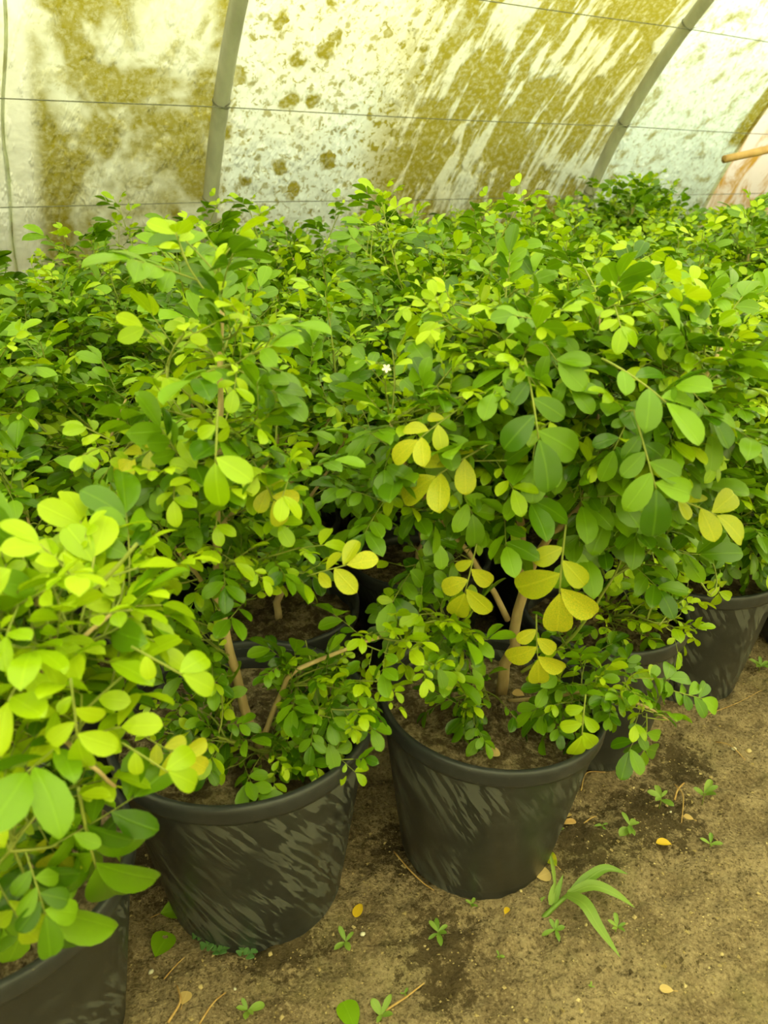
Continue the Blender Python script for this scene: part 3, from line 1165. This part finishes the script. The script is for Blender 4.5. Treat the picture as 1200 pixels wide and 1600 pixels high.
# --- the second pot of the photo: slim shrub with a tan stem, open at the foot
L1 = TW(0.372, 1.012)
front_plant(L1, 101, 0.222, 0.385,
    (chain((427, 1200, 1.0), (395, 1140, 1.0), (366, 1050, 1.0), (349, 950, 1.0), (340, 800, 1.0), (345, 650, 1.0), (347, 480, 1.0)), 0.0095, 0.003),
    [(chain((408, 1160, 1.0), (432, 1100, 1.0), (456, 1052, .98), (530, 1018, 1.0), (620, 985, 1.02)), .005, .0025),
     (chain((349, 950, 1.0), (310, 900, .98), (270, 850, .95)), .004, .0022),
     (chain((342, 830, 1.0), (385, 770, 1.0), (430, 700, 1.02)), .004, .0022),
     (chain((345, 680, 1.0), (300, 620, .98), (262, 590, .97)), .0035, .002),
     (chain((415, 1180, 1.0), (380, 1165, .95), (340, 1150, .92)), .003, .002)],
    [(P(345, 560, 1.0), (.11, .11, .14), 15, .95, .55),
     (P(330, 700, .98), (.14, .13, .10), 14, .9, .30),
     (P(330, 860, .97), (.14, .12, .085), 19, .82, .40),
     (P(290, 965, 1.0), (.07, .08, .05), 6, .75, .1),
     (P(320, 1030, .97), (.06, .06, .05), 7, .66, .15),
     (P(310, 1120, .97), (.075, .06, .045), 8, .70, .25, dict(spacing=.019)),
     (P(395, 1195, .92), (.045, .035, .025), 4, .72, .2, dict(droop=.35)),
     (P(475, 1045, .98), (.055, .05, .045), 6, .70, .1),
     (P(565, 1080, .98), (.08, .06, .04), 10, .70, .25),
     (P(640, 1000, 1.0), (.07, .06, .05), 7, .82, .55),
     (P(535, 1155, .96), (.05, .05, .025), 5, .68, .2)],
    [(P(395, 720, .92), (.4, -.2, -.7), TOCAM, .85, 2), (P(480, 900, .92), (.6, -.2, .3), TOCAM, .95, 2),
     (P(265, 690, .92), (-.8, -.2, -.3), TOCAM, .8, 2), (P(340, 640, .82), (0, -.3, -.5), TOCAM, 1.3, 1)],
    'slim shrub in a large black pot, tan stem leaning left, pot second from the left',
    clear=[([(350, 930), (366, 1050), (400, 1150), (428, 1215)], 13), ([(430, 960), (470, 980)], 45)])

# --- the third pot: fuller shrub with forked trunk and yellow leaves
L2 = TW(0.775, 0.862)
front_plant(L2, 202, 0.206, 0.352,
    (chain((783, 1085, 1.21), (798, 1010, 1.2), (815, 930, 1.2), (818, 880, 1.2), (812, 790, 1.2), (810, 680, 1.2), (800, 560, 1.2), (790, 470, 1.2)), 0.0115, 0.003),
    [(chain((816, 915, 1.2), (850, 850, 1.19), (908, 785, 1.18), (930, 690, 1.18), (935, 590, 1.18), (940, 480, 1.2)), .008, .003),
     (chain((908, 785, 1.18), (985, 735, 1.15), (1070, 640, 1.12), (1130, 540, 1.12)), .005, .0025),
     (chain((793, 968, 1.2), (756, 900, 1.17), (705, 830, 1.14), (640, 740, 1.12), (610, 660, 1.12)), .006, .0025),
     (chain((785, 1095, 1.2), (860, 1090, 1.14), (920, 1078, 1.08), (1000, 1100, 1.05), (1045, 1125, 1.04)), .004, .002),
     (chain((765, 1098, 1.18), (738, 1035, 1.15), (715, 975, 1.12)), .0035, .002),
     (chain((815, 1050, 1.18), (890, 1000, 1.15), (960, 900, 1.12)), .0035, .002)],
    [(P(900, 490, 1.2), (.25, .20, .09), 40, .86, .50),
     (P(760, 560, 1.15), (.18, .16, .10), 25, .86, .40),
     (P(900, 630, 1.12), (.24, .14, .12), 38, 1.02, .16),
     (P(1070, 600, 1.12), (.13, .12, .12), 16, 1.0, .2),
     (P(660, 740, 1.1), (.11, .10, .14), 18, .88, .18),
     (P(850, 750, 1.12), (.15, .10, .08), 16, 1.1, .05),
     (P(690, 920, 1.1), (.08, .07, .07), 8, .9, .05),
     (P(1000, 790, 1.12), (.10, .08, .08), 9, 1.1, .1),
     (P(690, 1000, 1.05), (.06, .05, .05), 5, .82, .4),
     (P(720, 1100, 1.08), (.07, .05, .03), 7, .7, .1),
     (P(860, 1095, 1.10), (.05, .05, .02), 4, .7, .1),
     (P(960, 1085, 1.06), (.12, .06, .04), 12, .75, .2),
     (P(910, 1030, 1.1), (.05, .05, .05), 4, .75, .15)],
    [(P(884, 820, 1.0), (-.08, -.25, -1), TOCAM, 1.65, 2), (P(838, 960, 1.03), (.05, -.2, -1), TOCAM, 1.25, 2),
     (P(745, 850, 1.02), (-.2, -.2, -1), TOCAM, 1.2, 2), (P(770, 690, 1.0), (-.8, -.2, -.4), TOCAM, 1.35, 2),
     (P(715, 640, 1.0), (-.5, -.2, -.3), TOCAM, 1.0, 2), (P(1030, 770, 1.02), (.8, -.2, -.2), TOCAM, 1.3, 2),
     (P(915, 1085, 1.0), (-.1, -.4, -1), TOCAM, 1.35, 1), (P(1010, 1115, 1.02), (.15, -.2, -1), TOCAM, 1.0, 0), (P(1035, 1075, 1.03), (1, -.1, -.25), TOCAM, .85, 0), (P(985, 1060, 1.04), (.8, -.1, .1), TOCAM, .8, 0), (P(820, 560, .98), (.1, -.4, -.5), TOCAM, 1.35, 0),
     (P(940, 560, .98), (.5, -.4, -.2), TOCAM, 1.4, 0), (P(990, 640, .95), (.2, -.4, -.7), TOCAM, 1.3, 0)],
    'fullest shrub with a forked tan trunk and large yellowing leaves, middle black pot', 300, 290,
    clear=[([(786, 1085), (800, 1000), (818, 870)], 34), ([(818, 870), (905, 790)], 16), ([(790, 965), (720, 850)], 18), ([(810, 690), (810, 640)], 14), ([(936, 720), (934, 590)], 14)], tilt=rad(2.5),
    flowers=[P(604, 576, 1.05)])

# --- foreground left: big soft leaves close to the lens
L0 = TW(-0.047, 0.937)
front_plant(L0, 303, 0.205, 0.36,
    (chain((-60, 1420, .76), (-40, 1300, .74), (-20, 1200, .72), (20, 1080, .70), (50, 1000, .70), (65, 920, .72)), 0.010, 0.003),
    [(chain((-5, 1160, .71), (80, 1145, .66), (125, 1180, .62), (180, 1230, .62)), .004, .002),
     (chain((20, 1080, .70), (110, 1010, .68), (175, 960, .70)), .004, .002),
     (chain((50, 990, .70), (140, 930, .70), (215, 850, .72)), .0035, .002),
     (chain((-20, 1200, .72), (30, 1230, .62), (15, 1330, .56)), .0035, .002),
     (chain((40, 1020, .7), (0, 960, .66), (-30, 910, .64)), .0035, .002)],
    [(P(60, 930, .70), (.11, .11, .055), 15, 1.2, .50, dict(spacing=.03)),
     (P(70, 1040, .66), (.10, .09, .07), 15, 1.3, .42, dict(spacing=.03)),
     (P(185, 910, .72), (.06, .07, .05), 7, 1.1, .45, dict(spacing=.03)),
     (P(80, 1190, .64), (.085, .07, .06), 11, 1.2, .5, dict(droop=.25, spacing=.03)),
     (P(-20, 1080, .68), (.09, .10, .12), 12, 1.25, .5, dict(spacing=.03)),
     (P(40, 1310, .62), (.07, .06, .05), 7, 1.05, .25, dict(droop=.3, spacing=.03))],
    [(P(122, 1230, .60), (.02, -.1, -1), TOCAM, 1.75, 0), (P(10, 1280, .57), (.02, -.1, -1), TOCAM, 1.7, 0),
     (P(190, 1160, .60), (.7, -.1, -.5), TOCAM, 1.1, 1), (P(205, 1010, .64), (.7, -.1, -.4), TOCAM, 1.15, 1),
     (P(110, 1060, .58), (.1, -.3, -.8), TOCAM, 1.15, 1), (P(225, 1150, .66), (.6, 0, -.5), TOCAM, .8, 2),
     (P(60, 1290, .60), (.3, -.1, -.9), TOCAM, .8, 2)],
    'pale green shrub close up at the lower left, large leaves hanging over its pot', 300, 240)

# --- behind to the right: sparse young growth over a black pot
L3 = TW(1.198, 0.96)
front_plant(L3, 404, 0.18, 0.345,
    (chain((925, 985, 1.48), (950, 930, 1.48), (990, 880, 1.46), (1010, 800, 1.5), (1030, 700, 1.55), (1040, 560, 1.6)), 0.007, 0.002),
    [(chain((940, 950, 1.48), (1000, 905, 1.4), (1070, 890, 1.33), (1110, 930, 1.3)), .003, .0018),
     (chain((930, 975, 1.47), (980, 960, 1.38), (1040, 980, 1.3)), .003, .0018),
     (chain((955, 925, 1.48), (930, 860, 1.45), (920, 800, 1.45)), .003, .0018)],
    [(P(1010, 860, 1.42), (.14, .10, .07), 17, .72, .75),
     (P(1050, 960, 1.33), (.07, .06, .05), 8, .9, .45),
     (P(960, 960, 1.4), (.09, .08, .04), 9, .8, .3),
     (P(1040, 660, 1.55), (.22, .18, .20), 34, 1.0, .25),
     (P(1060, 500, 1.6), (.22, .18, .07), 16, 1.0, .45)],
    [], 'sparse shrub with small bright leaves in the black pot just right of the middle pot')

# --- right edge pots
L4 = TW(1.586, 1.01)
_, pot4 = front_plant(L4, 505, 0.205, 0.34,
    (chain((1150, 895, 1.72), (1150, 830, 1.72), (1145, 740, 1.70), (1140, 640, 1.7), (1130, 520, 1.75)), 0.008, 0.0025),
    [(chain((1155, 790, 1.67), (1090, 720, 1.65), (1060, 640, 1.65)), .004, .002),
     (chain((1150, 740, 1.68), (1210, 660, 1.66), (1240, 580, 1.68)), .004, .002),
     (chain((1160, 850, 1.66), (1110, 820, 1.58), (1070, 810, 1.54)), .003, .002)],
    [(P(1150, 640, 1.66), (.24, .20, .16), 34, 1.0, .28),
     (P(1150, 500, 1.75), (.24, .20, .07), 18, 1.0, .5),
     (P(1130, 800, 1.6), (.17, .13, .08), 22, .95, .12),
     (P(1170, 860, 1.6), (.10, .08, .05), 9, .9, .1)],
    [(P(1125, 890, 1.45), (.1, -.2, -1), TOCAM, 1.1, 1)],
    'bushy shrub in the black pot at the right with upright mould lines')
for a in (3.6, 4.15, 4.7, 5.25):
    mb = MB()
    rb, rt = .205 * .715 * 1.02, .205 * .955
    for k, z in enumerate((0.03, 0.32)):
        pass
    c, s = math.cos(a), math.sin(a)
    mb.tube([((rb + .0005) * c, (rb + .0005) * s, .03), ((rt + .0003) * c, (rt + .0003) * s, .302)], 0.0022, 5)
    link('mould_line', mb.mesh('mould_line', [M_POT]), pot4)

L5 = TW(2.05, 0.90)
front_plant(L5, 606, 0.205, 0.36,
    (chain((1300, 830, 1.87), (1290, 720, 1.87), (1270, 600, 1.88), (1260, 480, 1.9)), 0.008, 0.0025),
    [(chain((1290, 720, 1.87), (1230, 640, 1.85), (1200, 560, 1.85)), .004, .002)],
    [(P(1240, 600, 1.85), (.22, .2, .18), 34, 1.0, .3), (P(1240, 760, 1.8), (.15, .13, .1), 14, .95, .1)],
    [], 'shrub cut off by the right edge of the photo, its black pot barely showing', 60, 120)

# --- prototypes for the block behind
PROTO = []
for k in range(8):
    g = np.random.default_rng(900 + k)
    H = g.uniform(.92, 1.04)
    lean = g.normal(size=2) * .05
    tr = [np.array([0, 0, .30]), np.array([lean[0] * .3, lean[1] * .3, .48]), np.array([lean[0] * .7, lean[1] * .7, .68]), np.array([lean[0], lean[1], H])]
    br = []
    nb = 6
    for j in range(nb):
        a = j * 2 * PI / nb + g.uniform(-.4, .4)
        z0 = g.uniform(.40, .62)
        rr = g.uniform(.14, .22)
        b0 = np.array([lean[0] * .4, lean[1] * .4, z0])
        b2 = np.array([rr * math.cos(a), rr * math.sin(a), z0 + g.uniform(.20, .36)])
        br.append(([b0, (b0 + b2) / 2 + np.array([0, 0, -.03]), b2], .005, .002))
    bl = [(np.array([0, 0, .80]), (.26, .26, .24), 56, .86, .18),
          (np.array([lean[0], lean[1], H - .06]), (.22, .22, .09), 24, .84, .42),
          (np.array([0, 0, .58]), (.22, .22, .12), 12, .9, .05)]
    wood, twigs, leaves = grow(g, (tr, .009, .003), br, bl, np.array([0, -50.0, 0]))
    # a few long shoots standing proud of the crown
    for _ in range(5):
        a = g.uniform(0, 6.28)
        rr = g.uniform(.03, .18)
        b0 = np.array([rr * math.cos(a), rr * math.sin(a), H - .08])
        e = b0 + np.array([g.normal() * .04, g.normal() * .04, g.uniform(.10, .24)])
        tw = spline([b0, (b0 + e) / 2 + g.normal(size=3) * .008, e], 9)
        twigs.append((0, tw))
        leaves += twig_leaves(g, tw, b0 - np.array([0, 0, .2]), .95, .35)
    wm = wood_meshes(wood, twigs)
    # the side that faces the viewer (prototype looks along -Y)
    look = nrm(np.array([0, -.75, .75]))
    centre = np.array([0, 0, .78])
    order = np.argsort([-(np.dot(M[:3, 3] - centre, look)) for M, _ in leaves])
    PROTO.append((wm, [leaves[i] for i in order], {}))


def foliage_mesh(k, skip):
    wm, leaves, cache = PROTO[k]
    if skip not in cache:
        mb = MB()
        for M, ci in leaves[skip:]:
            COMP[ci].into(mb, M, LF)
        cache[skip] = mb.mesh('foliage', [M_TWIG] + LMAT)
    return cache[skip]


ORD = ['first', 'second', 'third', 'fourth', 'fifth', 'sixth', 'seventh', 'eighth', 'ninth', 'tenth', 'eleventh', 'twelfth', 'thirteenth', 'fourteenth']
ROWS = [(1.39, 'second row, behind the front pots', 84), (1.77, 'third row back', 54), (2.15, 'fourth row back', 40),
        (2.52, 'fifth row back', 32), (2.84, 'back row against the film', 32)]
brng = np.random.default_rng(77)
kk = 0
stood = [(L0, .205), (L1, .222), (L2, .206), (L3, .18), (L4, .205), (L5, .205)]
for ri, (d, rname, nobj) in enumerate(ROWS):
    row = []
    t = -0.68 + 0.2125 * (ri % 2)
    while t < 6.4:
        tt, dd = t + brng.uniform(-.025, .025), d + brng.uniform(-.02, .02)
        p = TW(tt, dd)
        while any(np.hypot(p[0] - c[0], p[1] - c[1]) < r + .184 for c, r in stood) and dd < 2.95:
            dd += .008
            p = TW(tt, dd)
        px, py, dep = proj(p + np.array([0, 0, .95]))
        rpx = FPX * .30 / max(dep, .3)
        if -rpx < px < 1200 + rpx and dep > .4:
            row.append((tt, dd, p))
            stood.append((p, .182))
        t += 0.425
    for i, (tt, dd, p) in enumerate(row):
        k = kk % 8
        kk += 3
        root = empty('potted_shrub', (p[0], p[1], 0))
        face = math.atan2(-p[0], p[1])
        root.rotation_euler = (0, 0, -math.atan2(p[0], p[1]) + brng.uniform(-.35, .35))
        sz = brng.uniform(.95, 1.05) * (.97, .97, .95, .93, .92)[ri]
        if ri >= 3 and 2.2 < tt < 3.7:
            sz *= 1.09
        elif ri == 2 and 2.2 < tt < 3.4:
            sz *= 1.04
        root.scale = (1, 1, sz)
        add_pot(root, .182, .35, 7, brng.uniform(0, 6.28))
        wm, leaves, _ = PROTO[k]
        for nm, me in wm:
            link(nm, me, root)
        for M, ci in leaves[:nobj]:
            link('leaf', COMP_ME[ci], root, mat4(M))
        tag(link('foliage', foliage_mesh(k, nobj), root), kind='stuff')
        tag(root, f'leafy potted shrub, {ORD[i]} from the left in the {rname}', 'potted plant', 'potted shrubs of the rows behind')

# ------------------------------------------------------------------ on the ground
drng = np.random.default_rng(31)
POTS = [(L0, .16), (L1, .165), (L2, .155), (L3, .14), (L4, .16), (L5, .16)]


def on_ground(px, py, lift=0.0):
    p = G(px, py)
    p[2] = gz(p) + lift
    return p


# crumbs, grit and clods: nobody could count them
mb = MB()
OC = np.array([(1, 0, 0), (-1, 0, 0), (0, 1, 0), (0, -1, 0), (0, 0, .8), (0, 0, -.8)], float)
OF = [(0, 2, 4), (2, 1, 4), (1, 3, 4), (3, 0, 4), (2, 0, 5), (1, 2, 5), (3, 1, 5), (0, 3, 5)]
cnt = 0
while cnt < 9500:
    p = np.array([drng.uniform(-.75, 1.7), drng.uniform(.5, 2.1), 0])
    q = proj(p)
    if not (-40 < q[0] < 1240 and 950 < q[1] < 1660):
        continue
    if any(np.hypot(p[0] - c[0], p[1] - c[1]) < r for c, r in POTS):
        continue
    sz = drng.uniform(.0007, .0022) if drng.random() < .93 else drng.uniform(.0022, .0050)
    p[2] = gz(p) + sz * .3
    mb.add(p + (OC + drng.normal(size=(6, 3)) * .28) * sz * np.array([1, 1, .75]), OF, int(drng.choice([0, 0, 0, 1, 2], p=[.2, .2, .2, .32, .08])))
    cnt += 1
M_CRUMB = plain_mat('dark_crumb', (0.05, 0.033, 0.014), (0.10, 0.07, 0.03), 50, 0.9)
M_GRIT = plain_mat('sand_grit', (0.34, 0.25, 0.11), (0.48, 0.37, 0.19), 50, 0.9)
tag(link('soil_crumbs', mb.mesh('soil_crumbs', [M_GRIT, M_CRUMB, M_STONE], False)), 'loose grit and dark crumbs lying on the sandy soil', 'grit', kind='stuff')


def fallen(px, py, size, turn, mat, label, half=.3, fold=.2, curl=.15, name='fallen_leaf', stalk=True, z0=None, tip=0.0):
    p = on_ground(px, py, .004) if z0 is None else P(px, py, z0)
    V, F, UV = leaflet(HI_ROWS, HI_W, half, fold, curl, tip)
    mb = MB()
    a = rad(turn)
    M = frame((0, 0, .003), (math.cos(a), math.sin(a), .10), (drng.uniform(-.2, .2), -.25, 1), size)
    mb.add(xf(M, V - np.array([0, .5, 0])), F, 0, UV)
    b = xf(M, np.array([[0, -.5, 0], [0.02, -.66, -.02], [.05, -.8, -.03]]))
    if stalk:
        mb.tube(b, .0008, 5, 1)
    o = link(name, mb.mesh(name, [mat, M_STICK]))
    o.location = tuple(p)
    return tag(o, label, 'leaf', 'fallen leaves')


fallen(560, 1423, .030, 250, M_GOLD, 'bright yellow fallen leaf on the soil right of the second pot')
fallen(791, 1427, .017, 60, M_GOLD, 'small yellow fallen leaf on the soil below the middle pot')
fallen(1037, 1320, .030, 175, M_GOLD, 'folded orange-yellow fallen leaf on the dark wet soil at the right', .26, .9, .1)
fallen(277, 1428, .058, 12, M_LEAF, 'broad green fallen leaf beside the foot of the second pot', .36, .5, .12)
fallen(254, 1481, .046, 75, M_LEAF, 'dark green fallen leaf with a torn square end at the lower left', .46, .25, .05)
fallen(546, 1584, .050, 115, M_LEAF, 'large dark green leaf cut by the bottom edge of the photo', .36, .3, .1)
fallen(848, 1376, .028, 20, M_PALE, 'round tan dry leaf beside the foot of the middle pot', .50, .05, .02, stalk=False)
fallen(859, 1356, .034, 120, M_YELLOW, 'pale yellow leaf standing just above the round tan leaf', .36, .2, .1)
fallen(884, 1274, .030, 40, M_PALE, 'curled tan dry leaf at the right foot of the middle pot', .34, .5, .3)
fallen(888, 1287, .034, 10, M_STICK, 'thin reddish brown dry leaf under the curled tan one', .2, .6, .2)
fallen(1040, 1553, .022, 170, M_PALE, 'small tan leaf lying alone at the lower right', .3, .2, .1)
fallen(290, 1567, .022, 80, M_PALE, 'round tan dry petal at the lower left by the twigs', .48, .1, .05)
fallen(1075, 1283, .020, 150, M_PALE, 'tiny pale dry leaf on the dark patch at the right', .3, .3, .1)


def stick(pts, r, label, mat=M_STICK, name='twig'):
    w = []
    for px, py in pts:
        w.append(on_ground(px, py, r + .003))
    sp = spline(w, 14)
    sp[:, 2] += np.abs(np.sin(np.linspace(0, PI, 14))) * .004
    mb = MB()
    mb.tube(sp, np.linspace(r, r * .6, 14), 6)
    return tag(link(name, mb.mesh(name, [mat])), label, 'twig', 'twigs and straws on the soil')


stick([(603, 1580), (634, 1558), (663, 1536)], .0020, 'straight pale straw on the soil at the bottom of the photo')
stick([(312, 1604), (335, 1580), (354, 1560)], .0017, 'short orange-brown twig at the bottom left on the soil')
stick([(264, 1606), (283, 1575), (278, 1548)], .0022, 'bent tan dry stem at the bottom left by the round petal')
stick([(615, 1335), (640, 1368), (660, 1385), (678, 1398)], .0017, 'thin brown root along the left foot of the middle pot')
stick([(1054, 1228), (1066, 1250), (1064, 1290)], .0016, 'dry brown stem on the dark patch at the right')
stick([(1054, 1250), (1058, 1238), (1068, 1228)], .0026, 'pale withered flower stalk on the dark patch at the right')
stick([(908, 1235), (916, 1210), (946, 1206)], .0013, 'hooked straw on the soil below the pot behind')
stick([(912, 1288), (925, 1282), (932, 1277)], .0015, 'very short straw right of the middle pot')
stick([(1118, 1160), (1140, 1172), (1165, 1188)], .0014, 'dark thin twig on the soil at the right edge')
stick([(257, 1535), (275, 1520), (290, 1503)], .0012, 'fine orange straw under the dark green fallen leaf')
stick([(1105, 1120), (1150, 1105), (1190, 1080)], .0010, 'fine straw on the soil below the pot at the right')


def stone(px, py, s, mat, label, cat='stone'):
    g = np.random.default_rng(int(px * 7 + py))
    mb = MB()
    V, F = [], []
    nu, nv = 8, 5
    V.append((0, 0, 1))
    for i in range(1, nv):
        th = PI * i / nv
        for j in range(nu):
            a = 2 * PI * j / nu
            k = 1 + g.normal() * .10
            V.append((k * math.sin(th) * math.cos(a), k * .8 * math.sin(th) * math.sin(a), k * math.cos(th)))
    V.append((0, 0, -1))
    for j in range(nu):
        F.append((0, 1 + j, 1 + (j + 1) % nu))
        for i in range(nv - 2):
            a, b = 1 + i * nu + j, 1 + i * nu + (j + 1) % nu
            F.append((a, a + nu, b + nu, b))
        F.append((1 + (nv - 2) * nu + (j + 1) % nu, 1 + (nv - 2) * nu + j, len(V) - 1))
    mb.add(np.array(V) * np.array([s, s, s * .6]), F)
    o = link('pebble', mb.mesh('pebble', [mat]))
    o.location = tuple(on_ground(px, py, s * .35))
    o.rotation_euler = (0, 0, g.uniform(0, 6))
    return tag(o, label, cat, 'pebbles and chips on the soil')


stone(567, 1463, .0052, M_SHELL, 'white chip on the soil right of the seedling by the second pot')
stone(237, 1524, .0050, M_SHELL, 'white chip on the soil at the lower left')
stone(368, 1552, .0030, M_SHELL, 'tiny white chip on the soil at the bottom, left of centre')
stone(314, 1546, .0050, M_STONE, 'pale yellowish chip on the soil at the lower left')
stone(1146, 1173, .0062, M_SHELL, 'white oval pebble on the soil at the right edge')
stone(1170, 1172, .0075, M_STONE, 'larger beige pebble at the right edge beside the white one')
stone(1048, 1268, .0030, M_SHELL, 'tiny white chip on the dark patch by the dry stem')
stone(813, 1401, .0036, M_STONE, 'small beige pebble left of the grassy weed')
stone(915, 1450, .0036, M_STONE, 'small beige pebble below the grassy weed')
stone(733, 1456, .0042, M_CRUMB, 'dark brown clod right of the seedling below the middle pot')
stone(423, 1498, .0045, M_STONE, 'beige pebble below the foot of the second pot')
stone(1128, 1490, .0040, M_STONE, 'beige pebble in the open soil at the lower right')
stone(180, 1580, .0060, M_STONE, 'orange-beige pebble beside the foot of the lower left pot')
stone(1000, 1570, .0032, M_CRUMB, 'dark crumb alone in the open soil at the lower right')

BLADE_W = {}


def weed_blade(mat, v=1):
    if (mat.name, v) not in BLADE_W:
        mb = MB()
        wv_ = HF[v][0] * np.array([(.62, .8, .7, .55)[v], 1, 1])
        mb.add(wv_, HF[v][1], 0, HF[v][2])
        BLADE_W[mat.name, v] = mb.mesh('leaf', [mat])
    return BLADE_W[mat.name, v]


def seedling(px, py, size, n, label, lift=.5, mat=None, seed=0):
    g = np.random.default_rng(seed + int(px) + int(py))
    mat = mat or M_WEED
    base = on_ground(px, py, -.001)
    root = empty('seedling', base)
    h = size * lift
    mb = MB()
    mb.tube([(0, 0, 0), (g.normal() * .002, g.normal() * .002, h * .6), (0, 0, h)], .0011, 5)
    link('stem', mb.mesh('stem', [M_TWIG]), root)
    a0 = g.uniform(0, 6.28)
    for k in range(n):
        a = a0 + 2 * PI * k / n + g.normal() * .25
        d = (math.cos(a), math.sin(a), g.uniform(.1, 1.1))
        z = h * (1 if k % 2 == 0 else .8)
        link('leaf', weed_blade(mat, int(g.integers(4))), root, mat4(frame((0, 0, z), d, (0, -.2, 1), size * g.uniform(.55, 1.05))))
    return tag(root, label, 'seedling', 'weed seedlings on the soil')


seedling(684, 1462, .028, 6, 'bright green rosette seedling on dark soil below the middle pot')
seedling(540, 1480, .025, 4, 'four-leaved seedling on the soil right of the second pot')
seedling(388, 1588, .026, 5, 'upright green seedling at the bottom edge, left of centre')
seedling(737, 1418, .015, 4, 'tiny seedling at the front foot of the middle pot')
seedling(866, 1465, .030, 5, 'broad-leaved seedling below the base of the grassy weed')
seedling(962, 1462, .026, 5, 'seedling half under the long blade of the grassy weed')
seedling(980, 1310, .034, 6, 'leafy branching seedling in the soil right of the middle pot', .9)
seedling(1030, 1262, .036, 5, 'upright seedling with paired leaves beside the dry stem', .9)
seedling(1097, 1255, .036, 5, 'tall seedling with pale round leaves at the right on dark soil', .9)
seedling(1108, 1327, .022, 4, 'low flat seedling at the right below the tall one')
seedling(940, 1294, .018, 4, 'small seedling between the curled leaf and the branching seedling')
seedling(869, 1304, .018, 3, 'tiny bright seedling at the right foot of the middle pot')
seedling(596, 1592, .030, 4, 'pale sprig at the bottom edge beside the large green leaf')
seedling(1186, 1050, .034, 7, 'low rosette seedling at the right edge near the farther pot')
seedling(923, 1545, .008, 3, 'speck of a seedling in the open soil at the lower right')
seedling(780, 1490, .010, 3, 'tiny seedling on the soil left of the broad-leaved seedling')
seedling(632, 1548, .012, 3, 'tiny seedling beside the straight pale straw')

# clover patch at the foot of the second pot
root = empty('clover_patch', on_ground(350, 1478))
heart_rows, heart_w = [0, .2, .45, .7, .9, 1.0], [0, .45, .85, 1.05, .85, 0]
V, F, UV = leaflet(heart_rows, heart_w, .55, .12, .08)
V[-1, 1] = .82
mbm = MB()
mbm.add(V, F, 0, UV)
CLO = mbm.mesh('leaflet', [M_CLOVER])
mbm = MB()
mbm.add(V, F, 0, UV)
CLO2 = mbm.mesh('leaflet', [M_WEED])
org = np.array(root.location)
for k, (px, py, s) in enumerate([(311, 1463, .011), (325, 1478, .013), (334, 1470, .011), (346, 1463, .013), (350, 1484, .012), (357, 1474, .011), (369, 1467, .009),
                                 (384, 1476, .013), (392, 1489, .013), (380, 1488, .011), (340, 1486, .010)]):
    p = on_ground(px, py + 9, .012) - org
    mbm = MB()
    mbm.tube([p - np.array([0, 0, .013]), p], .0007, 4)
    lf = link('clover_leaf', mbm.mesh('stalk', [M_TWIG]), root)
    a0 = drng.uniform(0, 6)
    for j in range(3):
        a = a0 + j * 2.094
        link('leaflet', CLO2 if k == 6 else CLO, lf, mat4(frame(p, (math.cos(a), math.sin(a), .1), (0, -.25, 1), s)))
tag(root, 'dark green clover patch at the front foot of the second pot', 'clover')

# grassy weed lying on the soil
root = empty('grass_weed', on_ground(842, 1445))
org = np.array(root.location)


def strap(pts, w, name='blade', up=(0, -.3, 1)):
    sp = spline([np.asarray(p) - org for p in pts], 15)
    mb = MB()
    V, F, UV = [], [], []
    T = np.gradient(sp, axis=0)
    for i in range(15):
        u = i / 14
        ww = w * (min(1, .45 + u * 2.2) if u < .25 else (1 - ((u - .25) / .75) ** 2.2)) * .5
        x = nrm(np.cross(T[i], up))
        n = nrm(np.cross(x, T[i]))
        V += [sp[i] - x * ww + n * ww * .35, sp[i], sp[i] + x * ww + n * ww * .35]
        UV += [(0.2, u), (.5, u), (.8, u)]
    for i in range(14):
        a = i * 3
        F += [(a, a + 1, a + 4, a + 3), (a + 1, a + 2, a + 5, a + 4)]
    mb.add(V, F, 0, UV)
    return link(name, mb.mesh(name, [M_WEED]), root)


def gl(px, py, z):
    return G(px, py, z)


mbm = MB()
mbm.tube(spline([gl(841, 1442, .004) - org, gl(868, 1415, .018) - org, gl(893, 1394, .032) - org], 8), np.linspace(.0050, .0036, 8), 8)
link('stem', mbm.mesh('stem', [M_WEED]), root)
strap([gl(890, 1396, .032), gl(920, 1372, .05), (gl(948, 1357, .052)), gl(982, 1366, .03)], .020)
strap([gl(888, 1396, .032), gl(925, 1384, .05), gl(960, 1396, .045), gl(993, 1419, .018)], .020)
strap([gl(884, 1398, .030), gl(912, 1412, .045), gl(935, 1448, .035), gl(970, 1497, .010)], .024)
strap([gl(866, 1412, .02), gl(872, 1390, .04), gl(880, 1366, .055)], .011)
strap([gl(860, 1414, .02), gl(863, 1395, .035), gl(868, 1376, .045)], .012)
strap([gl(835, 1425, .004), gl(842, 1410, .012), gl(853, 1400, .015)], .008)
strap([gl(868, 1388, .02), gl(862, 1345, .03), gl(853, 1318, .03)], .007)
tag(root, 'light green grassy weed with long strap blades leaning on the soil', 'weed')

# litter lying on the soil inside the two near pots
for px, py, Y, sz, tn, mt, lb in (
        (470, 1230, .965, .026, 20, M_PALE, 'orange-tan dry leaf on the soil inside the second pot'),
        (500, 1205, .99, .020, 100, M_SHELL, 'pale dry leaf inside the second pot near the stem'),
        (770, 1178, 1.00, .026, 10, M_PALE, 'tan dry leaf at the front inside the middle pot'),
        (735, 1120, 1.10, .030, 60, M_PALE, 'brown dry leaf on the soil left of the middle trunk'),
        (810, 1085, 1.16, .024, 150, M_PALE, 'tan dry leaf on the soil right of the middle trunk')):
    zz = .312 if px < 600 else .302
    g_ = G(px, py, zz + .006)
    fallen(px, py, sz, tn, mt, lb, .36, .3, .2, z0=g_[1], stalk=False)
